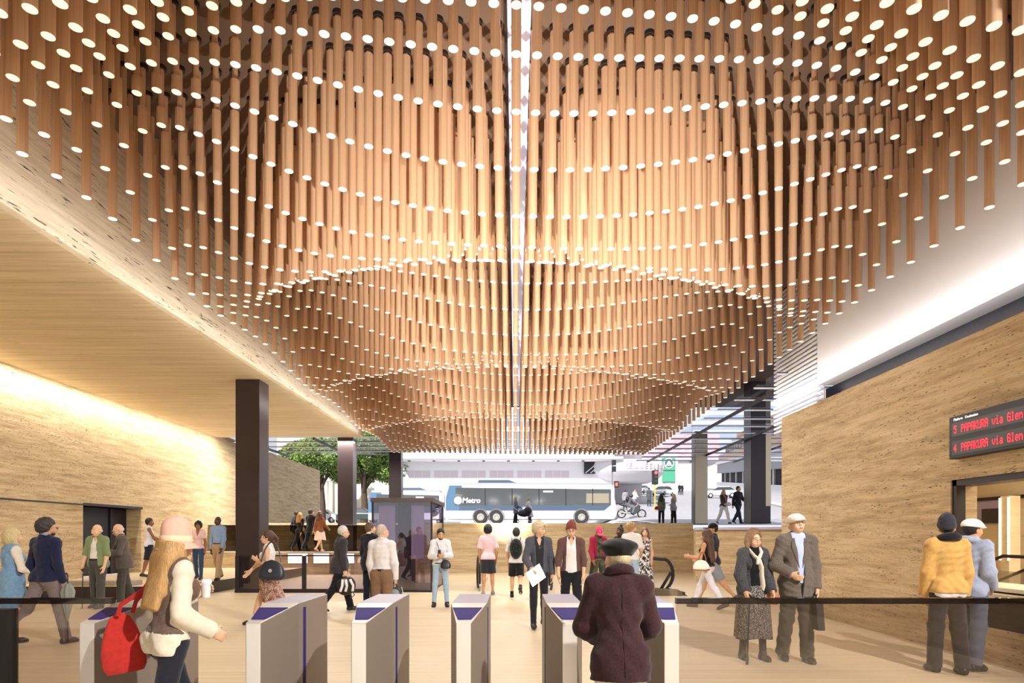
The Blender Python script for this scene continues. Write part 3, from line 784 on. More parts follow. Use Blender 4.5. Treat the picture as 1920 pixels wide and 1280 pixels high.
pk = MB(); pk.lathe([(.062, 0), (.068, .0), (.068, .05), (.062, .05)], 16); col_me = pk.mesh('collar'); col_me.materials.append(M['collar'])
for me in (tube_me, rod_me, col_me):
    me.polygons.foreach_set('use_smooth', [True]*len(me.polygons)); me.set_sharp_from_angle(angle=R(40))
jmin = min(t[6] for t in near)
for (y, x, z, px, py, i, j) in near:
    side = 'in the central gap' if i == 0 else (f"{ordinal(abs(i))} {'left' if i < 0 else 'right'} of the gap")
    e = thing('hanging_tube', f"brown hanging tube with glowing end, {ordinal(j-jmin+1)} row from the front, {side}", 'ceiling tube', (x, y, z), 0, 'brown tubes hanging in the wavy ceiling')
    top = topz(x, z)
    t = bpy.data.objects.new('tube', tube_me); C.objects.link(t); t.parent = e; t.scale = (1, 1, top-z)
    c = bpy.data.objects.new('end_cap', cap_me); C.objects.link(c); c.parent = e
    k = bpy.data.objects.new('hanger_rod', rod_me); C.objects.link(k); k.parent = e; k.location = (0, 0, top-z); k.scale = (1, 1, CEILZ-top)
    q = bpy.data.objects.new('collar', col_me); C.objects.link(q); q.parent = e; q.location = (0, 0, CEILZ-.05-z)
mb = MB()
V = []; F = []; MI = []
def ring(x, y, z, r, n):
    o = len(V); V.extend([(x+r*math.cos(2*PI*k/n), y+r*math.sin(2*PI*k/n), z) for k in range(n)]); return o
for (y, x, z, px, py, i, j) in tubes:
    if (i, j) in nset: continue
    n = 14 if y < 20 else 10
    a = ring(x, y, z, .06, n); top = topz(x, z); bb = ring(x, y, top, .06, n)
    c1 = ring(x, y, top, .036, 6); c2 = ring(x, y, CEILZ, .036, 6)
    F.extend([(a+k, a+(k+1) % n, bb+(k+1) % n, bb+k) for k in range(n)]); MI.extend([0]*n)
    F.append(tuple(bb+k for k in range(n))); MI.append(0)
    F.extend([(c1+k, c1+(k+1) % 6, c2+(k+1) % 6, c2+k) for k in range(6)]); MI.extend([0]*6)
    F.append(tuple(a+k for k in reversed(range(n)))); MI.append(1)
me = bpy.data.meshes.new('hanging_tubes'); me.from_pydata(V, [], F); me.polygons.foreach_set('material_index', MI)
o = link('hanging_tubes', me, [M['timber'], M['cap']], None, True); me.set_sharp_from_angle(angle=R(40))
tag(o, 'mass of brown hanging tubes receding in waves toward the street', 'ceiling tubes', None, 'stuff')
# ---- long light slot in the ceiling over the central gap
e = thing('light_slot', 'long pale light slot in the ceiling above the central gap between the tubes', 'ceiling light', (.05, 18, 8.08))
MB().box(-.15, .15, -13, 14, .03, .07).build('diffuser', emit('slot light', 'c4c6de', .32), e)
for s in (-1, 1): MB().box(s*.17-.02, s*.17+.02, -13, 14, 0, .07).build('trim', M['dark'], e)
# ---- columns
def column(name, label, x0, y0, w, z0, z1, mats, front='column'):
    e = thing(name, label, 'column', (x0+w/2, y0+w/2, z0))
    MB().box(-w/2, w/2, -w/2, w/2, 0, z1-z0).build('shaft', mats, e, bevel=.012)
    MB().box(-w/2-.015, w/2+.015, -w/2-.015, w/2+.015, 0, .06).build('base_plate', M['dark'], e)
    return e
column('square_column', 'broad dark square column nearest on the left under the stone soffit', -7.56, 17, .65, 0, 5.76, M['column'])
column('square_column', 'dark square column on the left at the far end of the soffit', -7.65, 27.1, .66, .87, 5.76, M['column'])
column('square_column', 'dark square column rising behind the glass lift left of the bus', atx(729, 34), 34, .66, 2.1, 6.1, M['column'])
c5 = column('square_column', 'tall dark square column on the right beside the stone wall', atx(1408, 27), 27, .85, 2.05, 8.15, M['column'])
MB().box(.21, .43, -.44, -.42, .75, 4.3).build('lit_edge_paint', M['colpale'], c5)  # lit part of the pale front put in as colour; dark rest is shade
c4 = column('square_column', 'pale fronted square column on the right between street and crossing couple', atx(1303, 33), 33, .66, 2.1, 7.0, M['column'])
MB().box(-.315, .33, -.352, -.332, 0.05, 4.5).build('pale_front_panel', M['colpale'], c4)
# ---- ticket barriers
def gate(cx, label):
    e = thing('ticket_gate', label, 'ticket gate', (cx, 4.7, 0), 0, 'row of ticket gates')
    hw, nw, hz, nz, yn, ye = .134, .05, 1.044, .963, -.5, .72
    poly = [(-nw, yn), (nw, yn), (hw, 0), (hw, ye), (-hw, ye), (-hw, 0)]
    mb = MB(); n = 6
    tops = [nz, nz, hz, hz, hz, hz]
    vs = [(p[0], p[1], 0) for p in poly]+[(p[0], p[1], t) for p, t in zip(poly, tops)]
    fs = [tuple(reversed(range(6)))]+[(i, (i+1) % 6, 6+(i+1) % 6, 6+i) for i in range(6)]+[(6, 7, 8, 11), (11, 8, 9, 10)]
    mb.add(vs, fs)
    o = mb.build('cabinet', [M['steelside'], M['steel'], M['gtop']], e, bevel=.006)
    for p in o.data.polygons:
        c = p.center
        if p.normal.z > .9 and c.y > .2: p.material_index = 2
        elif p.normal.y < -.9 or p.normal.z > .5: p.material_index = 1
    # violet reader on the sloping top
    t = MB(); sl = (hz-nz)/(-yn)
    def onp(x, y): return (x, y, hz+sl*y)
    q = [(-.105, -.14), (.105, -.14), (.045, -.42), (-.045, -.42)]
    nv = Vector((0, -sl, 1)).normalized()
    lo = [Vector(onp(*p)) for p in q]; vs = [v+nv*.001 for v in lo]+[v+nv*.006 for v in lo]
    t.add(vs, [(3, 2, 1, 0), (4, 5, 6, 7), (0, 1, 5, 4), (1, 2, 6, 5), (2, 3, 7, 6), (3, 0, 4, 7)])
    t.build('card_reader', M['purple'], e)
    for s in (-1, 1):
        MB().box(s*hw-(.006 if s > 0 else .004), s*hw+(.004 if s > 0 else .006), .1, .15, .06, 1.0).build('paddle_slot', M['purple'], e)
    MB().box(-hw-.01, hw+.01, -.02, ye+.01, 0, .03).build('plinth', M['dark'], e)
    return e
for cx, lb in ((-2.86, 'grey steel ticket gate farthest left, behind the woman in the pink hat'), (-1.75, 'grey steel ticket gate, second from the left in the row'),
               (-1.045, 'grey steel ticket gate, third from the left in the row'), (-.345, 'grey steel ticket gate in the centre with clear floor on its right'),
               (.365, 'grey steel ticket gate just left of the man in the black beret'), (1.045, 'grey steel ticket gate farthest right, half hidden by the man in the beret')):
    gate(cx, lb)
# ---- glass barriers beside the gates
def barrier(x0, x1, label):
    e = thing('glass_barrier', label, 'glass barrier', ((x0+x1)/2, 4.7, 0)); hw = (x1-x0)/2
    MB().box(-hw, hw, -.008, .008, .06, 1.045).build('glass_panel', M['tint'], e)
    MB().box(-hw, hw, -.03, .03, 1.04, 1.082).build('top_rail', M['tint2'], e)
    MB().box(-hw, hw, -.03, .03, 0, .06).build('base_rail', M['dark'], e)
    return e
M['tint2'] = glass('smoky glass rail', (.2, .18, .19), .03)
barrier(1.2, 4.6, 'low tinted glass barrier running right from the gates to the stone wall')
e = barrier(-4.9, -3.0, 'low tinted glass barrier at the far left in front of the walking couple')
MB().box(.95-1.75, .95-.75, -.05, .05, 0, 1.0).build('dark_panel', M['black'], e)
# ---- departures sign on the right wall
FONT57 = {'P': '11110 10001 10001 11110 10000 10000 10000', 'A': '01110 10001 10001 11111 10001 10001 10001', 'K': '10001 10010 10100 11000 10100 10010 10001',
 'U': '10001 10001 10001 10001 10001 10001 01110', 'R': '11110 10001 10001 11110 10100 10010 10001', 'v': '00000 00000 10001 10001 10001 01010 00100',
 'i': '00100 00000 01100 00100 00100 00100 01110', 'a': '00000 00000 01110 00001 01111 10001 01111', 'G': '01110 10001 10000 10111 10001 10001 01111',
 'l': '01100 00100 00100 00100 00100 00100 01110', 'e': '00000 00000 01110 10001 11111 10000 01110', 'n': '00000 00000 10110 11001 10001 10001 10001',
 '5': '11111 10000 11110 00001 00001 10001 01110', '4': '00010 00110 01010 10010 11111 00010 00010'}
e = thing('departures_sign', 'black electronic departures board with red dotted lettering on the right stone wall', 'sign', (XR-.06, 8.24, 2.54))
MB().box(-.06, .06, -3.4, 0, 0, .545).build('housing', M['black'], e, bevel=.008)
for k, (zb, num) in enumerate(((.31, '5'), (.07, '4'))):
    MB().box(-.064, -.058, -3.3, -.06, zb-.03, zb+.15).build('display_strip', plain('dark display', '2b2c2c', .35), e)
    px, pz = .0096, .0145; red = emit('red led', 'ff2a38', 1.6) if k == 0 else red
    def dots(ch, y):
        mb = MB()
        for r_, row in enumerate(FONT57[ch].split()):
            for c_, b_ in enumerate(row):
                if b_ == '1':
                    yy = y-c_*px; zz = zb+.11-r_*pz
                    mb.box(-.068, -.063, yy-px*.92, yy, zz-pz*.92, zz)
        mb.build('letter' if ch.isalpha() else 'digit', red, e)
    dots(num, -.10)
    y = -.235
    for ch in 'PAPAKURA via Glen':
        if ch != ' ': dots(ch, y)
        y -= 6*px
tm = text_mesh('Platform   Destination', .048, .001)
o = link('white_caption', tm, emit('white caption', 'ffffff', .6), e); o.rotation_euler = (PI/2, 0, -PI/2); o.location = (-.0625, -.09, .484)
# ---- ticket office behind the opening
M['warmwall'] = stone('pale office wall', [(.28, 'd9c19a'), (.45, 'e6d2ae'), (.7, 'f2e4c6')], (.3, .3, 3), (4, 4, 26), .25, .68)
w = MB(); w.box(9.2, 9.4, 1, 13.2, 0, 3.2); w.box(XR+.35, 9.4, 13.0, 13.2, 0, 3.2); w.box(XR+.35, 9.4, .8, 1.0, 0, 3.2)
struct(w.build('wall_office', M['warmwall'])); struct(MB().box(XR+.35, 9.4, .8, 13.2, 3.0, 3.2).build('ceiling_office', M['white']))
fr = MB(); fr.box(XR+.02, XR+.14, 8.3, 8.38, .84, 2.28); fr.box(XR+.02, XR+.3, 4.0, 8.38, 2.2, 2.28); fr.box(XR+.1, XR+.3, 4.0, 4.2, .84, 2.2)
struct(fr.build('window_2', M['dark']))
e = thing('ticket_counter', 'beige ticket counter with dark front under the office window', 'counter', (XR, 6.2, 0))
MB().box(.02, .34, -2.2, 2.17, .42, .8).build('dark_front', M['black'], e)
MB().box(-.12, .7, -2.2, 2.17, .8, .86).build('counter_top', plain('counter top', 'c9b795', .4), e, bevel=.01)
MB().box(-.06, .6, -2.2, 2.1, .88, .93).build('upper_ledge', plain('counter ledge', 'd8cbb0', .4), e, bevel=.008)
e = thing('balustrade_frame', 'dark sloping balustrade seen through the ticket window', 'balustrade', (8.2, 10.6, 0))
mb = MB(); mb.tube([(0, .75, .93), (0, -.02, 1.2), (0, -.5, 1.2), (0, -.95, 1.0)], .03, 8); mb.tube([(.1, .35, .72), (.1, -.6, 1.08)], .025, 8); mb.build('handrail', M['dark'], e)
MB().box(-.01, .01, -.95, .8, .1, .95).build('glass_panel', M['glass'], e)
e = thing('office_window', 'violet tinted inner window on the office back wall', 'window', (9.18, 12.1, 1.76))
MB().box(-.06, .02, -.8, .42, .46, .52).build('head', M['dark'], e); MB().box(-.03, .015, -.35, .4, 0, .46).build('pane', plain('violet pane', 'b3a6c8', .2), e)
MB().box(-.05, -.02, -.33, .22, .02, .3).build('blind', plain('dark blind', '35303a', .5), e)
e = thing('glass_pillar', 'bright glass edged pillar inside the ticket office', 'pillar', (8.85, 11.25, 0))
MB().box(-.1, .1, -.1, .1, 0, 2.25).build('core', M['warmwall'], e)
for s in (-1, 1): MB().box(-.12, -.1, s*.1-.015, s*.1+.015, 1.1, 2.22).build('edge_strip', emit('edge light', 'fff3d8', 1.4), e)
# ---- raised platform and door on the left
struct(MB().box(-12.9, -8.15, 15.2, 24.0, 0, .3).build('platform_left', M['floor']))
struct(MB().box(-12.9, -8.13, 15.17, 15.2, 0, .31).build('trim_3', M['dark']))
struct(MB().box(-8.15, -8.12, 15.2, 24.0, 0, .31).build('trim_4', M['dark']))
d = thing('sliding_door', 'dark navy door set back in the left stone wall behind the two old men', 'door', (-13.1, 19.8, .3))
MB().box(-.1, 0, -1.5, 1.6, 0, 2.12).build('leaf', M['navy'], d); MB().box(-.02, .05, .5, .58, 0, 2.12).build('jamb', M['dark'], d)
struct(MB().box(-13.1, -12.6, 21.2, 21.3, .3, 2.42).build('trim_5', M['stone']))
struct(MB().box(-13.2, -12.6, 18.35, 21.3, 2.42, 2.5).build('trim_6', M['dark']))
e = thing('stone_bench', 'low grey bench along the left wall near the doorway', 'bench', (-11.7, 15.8, .3))
MB().box(-.2, 2.2, -.25, .25, .0, .12).build('slab', plain('grey slab', 'a09488', .6), e, bevel=.01)
# ---- landing, back wall, ramp wall
struct(MB().box(-13.6, -4.0, 25, 29.4, 0, .87).build('floor_landing', M['stone_back']))
struct(MB().box(-13.6, -4.0, 24.97, 25.0, .82, .875).build('trim_7', plain('violet grey edge', 'a59aa4', .5)))
struct(MB().box(-13.6, -4.0, 29.4, 29.8, 0, 2.12).build('wall_landing', M['stone_back']))
struct(MB().box(-4.0, 7.35, 26, 26.4, 0, 2.05).build('wall_back', M['stone_back']))
struct(MB().box(-4.0, -3.9, 25, 29.4, 0, 2.12).build('trim_8', M['stone_back']))
for k, (pa, pb, nm) in enumerate(((540, 577, 'widest of the row'), (588, 617, 'right of the widest one'), (648, 664, 'narrow, at the right of the dark coated man'))):
    e = thing('wall_light', f'glowing square panel in the landing front, {nm}', 'light', (atx((pa+pb)/2, 24.95), 24.95, .44)); hw = (pb-pa)/2*24.95/FPX
    MB().box(-hw, hw, -.01, .01, 0, .38).build('diffuser', emit('panel light', 'fff6e2', 2.2), e); MB().box(-hw-.02, hw+.02, 0, .02, -.02, .40).build('frame', M['dark'], e)
# ramp wall to the right with violet coping
w = MB(); w.prism([(7.35, 26), (5.9, 20.5), (9.6, 17.2), (12.6, 17.2), (12.6, 26)], 0, 1.72); struct(w.build('wall_ramp', M['stone_back']))
w = MB(); w.prism([(7.35, 26.0), (5.85, 20.45), (9.55, 17.1), (12.6, 17.1), (12.6, 26)], 1.72, 1.8); struct(w.build('trim_9', plain('violet coping', 'b9b2cc', .5)))
# ---- glass canopy over the pavement (purlins every 1.61 m)
def canopy(name, label, x0, x1, y0, y1, zc):
    e = thing(name, label, 'canopy', ((x0+x1)/2, y0, zc)); hw = (x1-x0)/2
    MB().box(-hw, hw, 0, y1-y0, .06, .08).build('glass_roof', M['canopyg'], e)
    y = 0; k = 0
    while y < y1-y0:
        MB().box(-hw, hw, y-.02, y+.02, .02, .06).build('purlin', plain('white purlin', 'e9e8ee', .4), e)
        MB().box(-hw, hw, y-.02, y+.02, .06, .085).build('gasket', M['dark'], e); y += 1.61
    for fx in ((-.62, .25) if hw < 4 else (-.85, -.28, .3)):
        MB().box(hw*fx-.035, hw*fx+.035, 0, y1-y0, -.08, .02).build('rafter', M['dark'], e)
    return e
canopy('glass_canopy', 'glass canopy with white bars over the street on the right', 6.9, 15.5, 16.6, 36, 5.76)
canopy('glass_canopy', 'glass canopy with dark rafters over the street on the left', -13.4, -5.9, 27.2, 33.5, 5.76)
# white slats modelled after a reflected building, at the end of the white bulkhead
e = thing('reflection_slats', 'tall white slats imitating a reflected building at the end of the white bulkhead', 'reflection', (7.25, 15.0, 4.3))
for k in range(34):
    z = .05+k*.112; MB().box(-.06, .06, .02, 2.5, z, z+.05, Matrix.Rotation(R(0), 4, 'X')).build('reflection_slat', plain('white reflection', 'eeeef4', .35), e)
MB().box(.1, .13, 0, 2.55, 0, 3.85).build('reflection_backing', plain('grey reflection', 'a9adba', .5), e)
# ---- glass lift
e = thing('glass_lift', 'glass lift enclosure with flat dark roof left of the bus', 'lift', (atx(754, 17.1), 17.1, 0))
w2, dp, hh = .80, 2.6, 2.5
for s in (-1, 1): MB().box(s*w2-.01, s*w2+.01, 0, dp, .06, hh-.05).build('side_glass', M['lift'], e)
MB().box(-w2, w2, -.01, .01, .06, hh-.05).build('front_glass', M['lift'], e); MB().box(-w2, w2, dp-.01, dp+.01, .06, hh-.05).build('back_glass', M['lift'], e)
for sx in (-1, 1):
    for y in (0, dp): MB().box(sx*w2-.025, sx*w2+.025, y-.025, y+.025, 0, hh-.05).build('post', M['dark'], e)
MB().box(-w2-.05, w2+.05, -.05, dp+.05, hh-.05, hh+.06).build('roof_slab', plain('dark roof', '4a3c38', .5), e)
MB().box(-.22, .14, .6, 1.4, .06, hh-.05).build('guide_mast', plain('dark mast', '4a4044', .5), e)
MB().box(-w2, w2, 0, dp, 0, .06).build('floor_plate', M['dark'], e)
MB().box(-.7, -.25, .3, .34, 1.25, hh-.1).build('violet_reflection', plain('violet reflection', 'c9c0d8', .35), e)  # lavender reflection of the lift glass put in as coloured sheets
MB().box(.2, .55, .3, .34, .9, hh-.1).build('violet_reflection', plain('violet reflection', 'c9c0d8', .35), e)
# ---- glass balustrades round the stair void on the left
e = thing('glass_balustrade', 'low glass balustrade with dark base round the stair void on the left', 'balustrade', (-5.7, 17.0, 0))
for (a, b_) in ((-1.75, -.05), (.05, 1.75)):
    MB().box(a, b_, -.01, .01, .1, 1.0).build('glass_panel', M['lift'], e); MB().box(a, b_, -.015, .015, .98, 1.02).build('handrail', M['dark'], e)
for x in (-1.8, 0, 1.8): MB().box(x-.05, x+.05, -.04, .04, 0, 1.0).build('post', M['dark'], e)
MB().box(-1.85, 1.85, -.05, .05, 0, .1).build('base_rail', M['dark'], e)
# ---- escalators: handrail newels and glass sides
def escalator_side(px, y0, label, direction=1, yaw=0):
    e = thing('escalator_balustrade', label, 'escalator', (atx(px, y0), y0, 0), yaw)
    pts = []
    for a in range(-90, 91, 15): pts.append((0, -.42*math.cos(R(a)), .52+.42*math.sin(R(a))))
    pts = [(0, .5, .08)]+pts+[(0, 1.2, .94), (0, 4.5, .94)]
    MB().tube(pts, .05, 8, sx=.7).build('handrail', M['dark'], e, True)
    MB().box(-.008, .008, -.38, 4.5, .12, .9).build('glass_panel', M['lift'], e)
    MB().box(-.07, .07, -.1, 4.5, 0, .14).build('skirt', M['steel'], e, bevel=.01)
    MB().box(-.03, .03, .6, .7, .1, .9).build('stanchion', M['dark'], e); return e
escalator_side(897, 17.6, 'escalator balustrade end with dark handrail left of the striped shirt man')
escalator_side(1033, 17.0, 'escalator balustrade end with dark handrail behind the grey jacketed man')
e = thing('escalator_balustrade', 'long glass escalator balustrade with curved dark handrail right of the beret man', 'escalator', (atx(1187, 16.2), 16.2, 0))
L0 = atx(1105, 16.2)-atx(1187, 16.2); L1 = atx(1262, 16.2)-atx(1187, 16.2)
pts = [(L0, 0, .2), (L0+.08, 0, .98), (0, 0, 1.02), (L1-.35, 0, .93)]
for a in range(70, -75, -15): pts.append((L1-.3+.3*math.cos(R(a)), 0, .55+.4*math.sin(R(a))))
pts.append((L1-.05, 0, .12)); pts.append((L1+.28, -.1, .05))
MB().tube(pts, .045, 8).build('handrail', M['dark'], e, True)
MB().box(L0+.1, L1-.05, -.008, .008, .12, .95).build('glass_panel', M['glass'], e)
MB().prism([(L0, 0), (L1+.35, 0), (L1+.1, .16), (L0, .3)], -.12, .12, 'y').build('skirt', plain('skirt', '8b8070', .4, .3), e)
MB().tube([(L1-.32, 0, .15), (L1-.05, 0, .6)], .04, 6).build('strut', M['dark'], e)
# ================================================================ the people in the hall
LT, TAN, BR, DK = 'e2b796', 'cf9a75', '9c6a48', '5d3d2a'
BLK = fabric('17161a'); NAVYS = fabric('1b1d28'); DENIM = fabric('4d7396', '2f4a68', 35); LDENIM = fabric('a9bfd4', '7e9cb8', 30); WHT = fabric('dedbd9', 'c9c5c4', 20, amt=.3); SHOE = plain('dark shoe', '1d1816', .45); BSHOE = plain('brown shoe', '3f2b1f', .45)
LEA = plain('black leather', '131317', .38); TANL = plain('tan leather', 'a5622c', .45)
def V(*a): return Vector(a)
def bar(P, r, **k): return MB().tube(P, r, 8, **k)
def bag_mb(c, w, h, d, M=None, top=.75, n=28, sag=.06):
    """soft bag: rounded body swelling toward its base"""
    prof = []; mb = MB(); rows = 10; vs = []
    for i in range(rows+1):
        t = i/rows; z = h*t; k = (math.sin(PI*min(1, .18+t*.82))**.35)*(1-(1-top)*t)
        if i == 0: k = .72
        for q in range(n):
            a = 2*PI*q/n; ca, sa = math.cos(a), math.sin(a); pw = .55
            x = w/2*k*math.copysign(abs(ca)**pw, ca)*(1+.02*math.sin(5*a+4*t)); y = d/2*(k if i else .6)*math.copysign(abs(sa)**pw, sa)*(1-.55*t)
            v = V(x, y, z); vs.append((M @ v if M else v)+V(*c))
    mb.add(vs, [(i*n+q, i*n+(q+1) % n, (i+1)*n+(q+1) % n, (i+1)*n+q) for i in range(rows) for q in range(n)]+[tuple(reversed(range(n))), tuple(range(rows*n, rows*n+n))])
    return mb
def arc(a, b, h, n=12, out=(0, 0, 0)):
    a, b = V(*a), V(*b); return [a+(b-a)*i/n+V(*out)*math.sin(PI*i/n)+V(0, 0, h)*math.sin(PI*i/n)**.7 for i in range(n+1)]
# -- 1 woman in denim tunic, far left
p = Person('woman in a sleeveless denim tunic and red leggings at the far left, seen from behind', atx(22, 8.9), 8.9, 0, 1.67, 150, LT, dict(L=(10, 8, 0), R=(-14, 20, 18), aL=(6, 10, 20, 0), aR=(8, 24, 62, -6)), 'w', res=.0095)
p.trousers(fabric('8e2f38'), .006, name='leggings', folds=.001); p.shoes(SHOE)
p.top(fabric('ece2d0', 'd8ccb8', 20), 'sleeves', .010, 1.0, .56); p.top(fabric('7d9fbd', '5a7fa2', 26), 'denim_tunic', .024, 0, .29, None, .06, 0, 0, .06, .004, 0, False)
p.hair('e6cf9a', 'bob', .02); h2 = p.hair('2a2420', 'short', .012, name='dark_roots'); p.collar(DENIM, h=.025)
e = p.arm['R'][0]; MB().ball(tuple(e+V(0, .01, -.035)), (.03, .04, .045), 12).build('elbow_patch', plain('brown suede', '5a2f1e', .9), p.o, True)
# -- 2 man in navy sweater walking beside her
p = Person('dark haired man in a navy sweater and grey trousers walking away at the left', atx(86, 8.85), 8.85, 0, 1.83, 168, TAN, dict(L=(-26, 34, 38), R=(16, 4, 0), aL=(-6, 12, 30, 4), aR=(-2, 11, 26, 6)), res=.0095, head=(-28, 0, 0))
p.trousers(fabric('7d6f6c', '655957'), .014, loose=.012); p.shoes(plain('grey boots', '4a403c', .5), .45); p.top(fabric('1f2440', '171a30', 40), 'sweater', .018, 1, .5); p.collar(fabric('8a93ad'), 'shirt_collar', open=False, h=.03)
p.hair('38322f', 'curly', .024, noise_amp=.006); p.glasses(); p.beard('2a221e')
g = p.grip['R']+V(-.03, .02, -.02)
cone = [(.006, 0), (.02, .06), (.07, .3), (.085, .42), (.06, .5), (.025, .54)]
mb = MB(); vs = []
for r_, z_ in cone:
    for k in range(24): a = 2*PI*k/24; rr = r_*(1+.16*math.cos(6*a)); vs.append(V(g.x-.08+rr*math.cos(a), g.y+rr*math.sin(a), z_+.33))
mb.add(vs, [(i*24+k, i*24+(k+1) % 24, (i+1)*24+(k+1) % 24, (i+1)*24+k) for i in range(5) for k in range(24)])
p.thingat('umbrella', 'furled grey umbrella held at the side of the navy sweater man', 'umbrella', [('canopy', mb, fabric('8b8d86', '6e706a'), True), ('shaft', bar([(g.x-.08, g.y, .02), (g.x-.08, g.y, .98)], .008), M['dark'], True), ('handle', bar(arc((g.x-.08, g.y, .97), (g.x-.02, g.y, .95), .05), .011), BSHOE, True)])
# -- 4 old man in green jacket with cane
p = Person('old man in an open olive jacket and white shirt leaning on a cane', atx(183, 13.4), 13.4, 0, 1.80, -6, LT, dict(L=(6, 4, 0), R=(-4, 4, 0), aL=(2, 12, 14, 2), aR=(6, 16, 14, 0)), fat=1.2, res=.0115, head=(-8, 6, 0))
p.trousers(fabric('4c4a47', '3b3937'), .018, loose=.018, belt=LEA, waist=.575); p.shoes(SHOE); p.top(WHT, 'shirt', .009, .45, .562, vneck=.07); p.top(fabric('7f8f66', '6a7a54'), 'jacket', .028, .55, .47, (.055, .12)); p.hair('e8e2da', 'bald'); p.face_extra('d8d2ca'); p.collar(fabric('8f9c78'), 'jacket_collar')
g = p.grip['R']; p.thingat('walking_cane', 'dark walking cane in the hand of the olive jacket man', 'cane', [('shaft', bar([(g.x, g.y-.02, .0), (g.x, g.y, g.z)], .010), SHOE, True), ('handle', bar([(g.x, g.y-.05, g.z+.005), (g.x, g.y+.07, g.z+.012)], .014), BSHOE, True)])
# -- 5 old man in grey suit
p = Person('bald old man in a grey brown suit and dark glasses looking at his hands', atx(231, 13.9), 13.9, 0, 1.83, -48, LT, dict(L=(8, 6, 0), R=(-10, 10, 8), aL=(12, 8, 72, 26), aR=(14, 8, 72, 22)), fat=1.08, res=.0115, head=(6, 20, 0), lean=6, palm={'L': (0, 0, 1), 'R': (0, 0, 1)})
p.trousers(fabric('4a443f', '3a3530'), .016, loose=.018); p.shoes(SHOE); p.top(fabric('c9b79c'), 'shirt', .010, 1, .54); p.top(fabric('5d554e', '48413b', 50), 'suit_jacket', .020, 1, .44, (.05, .02)); p.lapels(fabric('5d554e', '48413b', 50)); p.collar(fabric('d8c9ae'), 'shirt_collar', h=.03); p.glasses(dark=True); p.face_extra('cfc8c0'); p.hair('ddd6cc', 'bald')
# -- 6 man in tank top
p = Person('man in a white tank top and navy shorts with his arm forward', atx(280, 18.9), 18.9, .3, 1.78, 118, '8a5a3c', dict(L=(8, 6, 0), R=(-8, 8, 6), aL=(20, 10, 50, 0), aR=(28, 12, 42, 0)), res=.0125, head=(-20, 0, 0))
p.trousers(fabric('20242f'), .014, .5, .012); p.shoes(SHOE); p.top(fabric('d7d8e2', 'bfc1cf'), 'tank_top', .013, 0, .5, vneck=.05); p.hair('17120f', 'curly', .016, noise_amp=.004)
g = p.grip['R']; p.thingat('black_satchel', 'small black bag carried in front of the tank top man', 'bag', [('body', bag_mb((g.x, g.y-.02, g.z-.24), .26, .2, .12), LEA, True), ('handle', bar(arc((g.x-.07, g.y-.02, g.z-.06), (g.x+.07, g.y-.02, g.z-.06), .07), .01), LEA, True)])
# -- 7, 8 smiling couple on the platform
p = Person('woman in a pink top and jeans walking hand in hand', atx(372, 17.8), 17.8, .3, 1.66, 8, BR, dict(L=(12, 4, 0), R=(-10, 14, 10), aL=(-6, 12, 14, 0), aR=(4, 10, 20, 0)), 'w', res=.0125)
p.trousers(fabric('35506e', '27405c', 30), .008); p.shoes(SHOE); p.top(fabric('eec9c6', 'dcb2b0'), 'pink_top', .012, .3, .52, vneck=.14); p.hair('1d1512', 'curly', .036, noise_amp=.008); p.face_extra('1d1512', '9b4c48')
p = Person('tall bald man in a blue shirt and khaki trousers walking', atx(409, 17.6), 17.6, .3, 1.83, -4, DK, dict(L=(20, 8, 0), R=(-16, 18, 14), aL=(10, 9, 16, 2), aR=(-8, 12, 14, 2)), res=.0125)
p.trousers(fabric('b49874', '9a8060'), .017, loose=.014, belt=BSHOE, waist=.575); p.shoes(SHOE); p.top(fabric('8fa9cc', '7890b5', 30), 'blue_shirt', .011, 1, .562); p.collar(fabric('8fa9cc'), h=.03); p.face_extra('1d1512', '6a3a34')
# -- 9 woman in pink cloche hat, foreground
p = Person('woman in a pink felt hat, grey vest and cream sweater walking right in the foreground', atx(318, 4.05), 4.05, 0, 1.67, 142, LT, dict(L=(20, 6, 0), R=(-14, 12, 12), aL=(-10, 6, 122, 12), aR=(-8, 8, 66, 4)), 'w', res=.0075, head=(0, 4, 0), lean=4, curl=45, fat=.94, hs=.98, ears=False, face=False)
p.trousers(fabric('20222c', '17181f', 60), .007, name='jeans', folds=.002); p.shoes(SHOE, .4)
p.top(fabric('d6ccba', 'c0b5a2', 30), 'sweater', .010, 1.0, .475, None, .058, 0, .008, .0, .006, .008); p.top(fabric('6b574b', '4c3c33', 90, amt=.6), 'vest', .022, 0, .555, None, .07, .06, 0, 0, .003, 0, False)
p.hair('c79b62', 'long', .013, .34, hatcut=.055); p.hat('cloche', fabric('d9aa98', 'cf9d8b', 40), fabric('e6c8a8', 'd8b795', 40))
g = p.grip['L']; p.thingat('coffee_cup', 'white paper coffee cup in the hand of the pink hat woman', 'cup', [('cup', MB().lathe([(.027, -.05), (.037, .055)], 24, tuple(g)), WHT, True), ('lid', MB().lathe([(.039, .052), (.04, .062), (.034, .066), (.033, .074)], 24, tuple(g)), plain('white lid', 'f4f2f0', .4), True)])
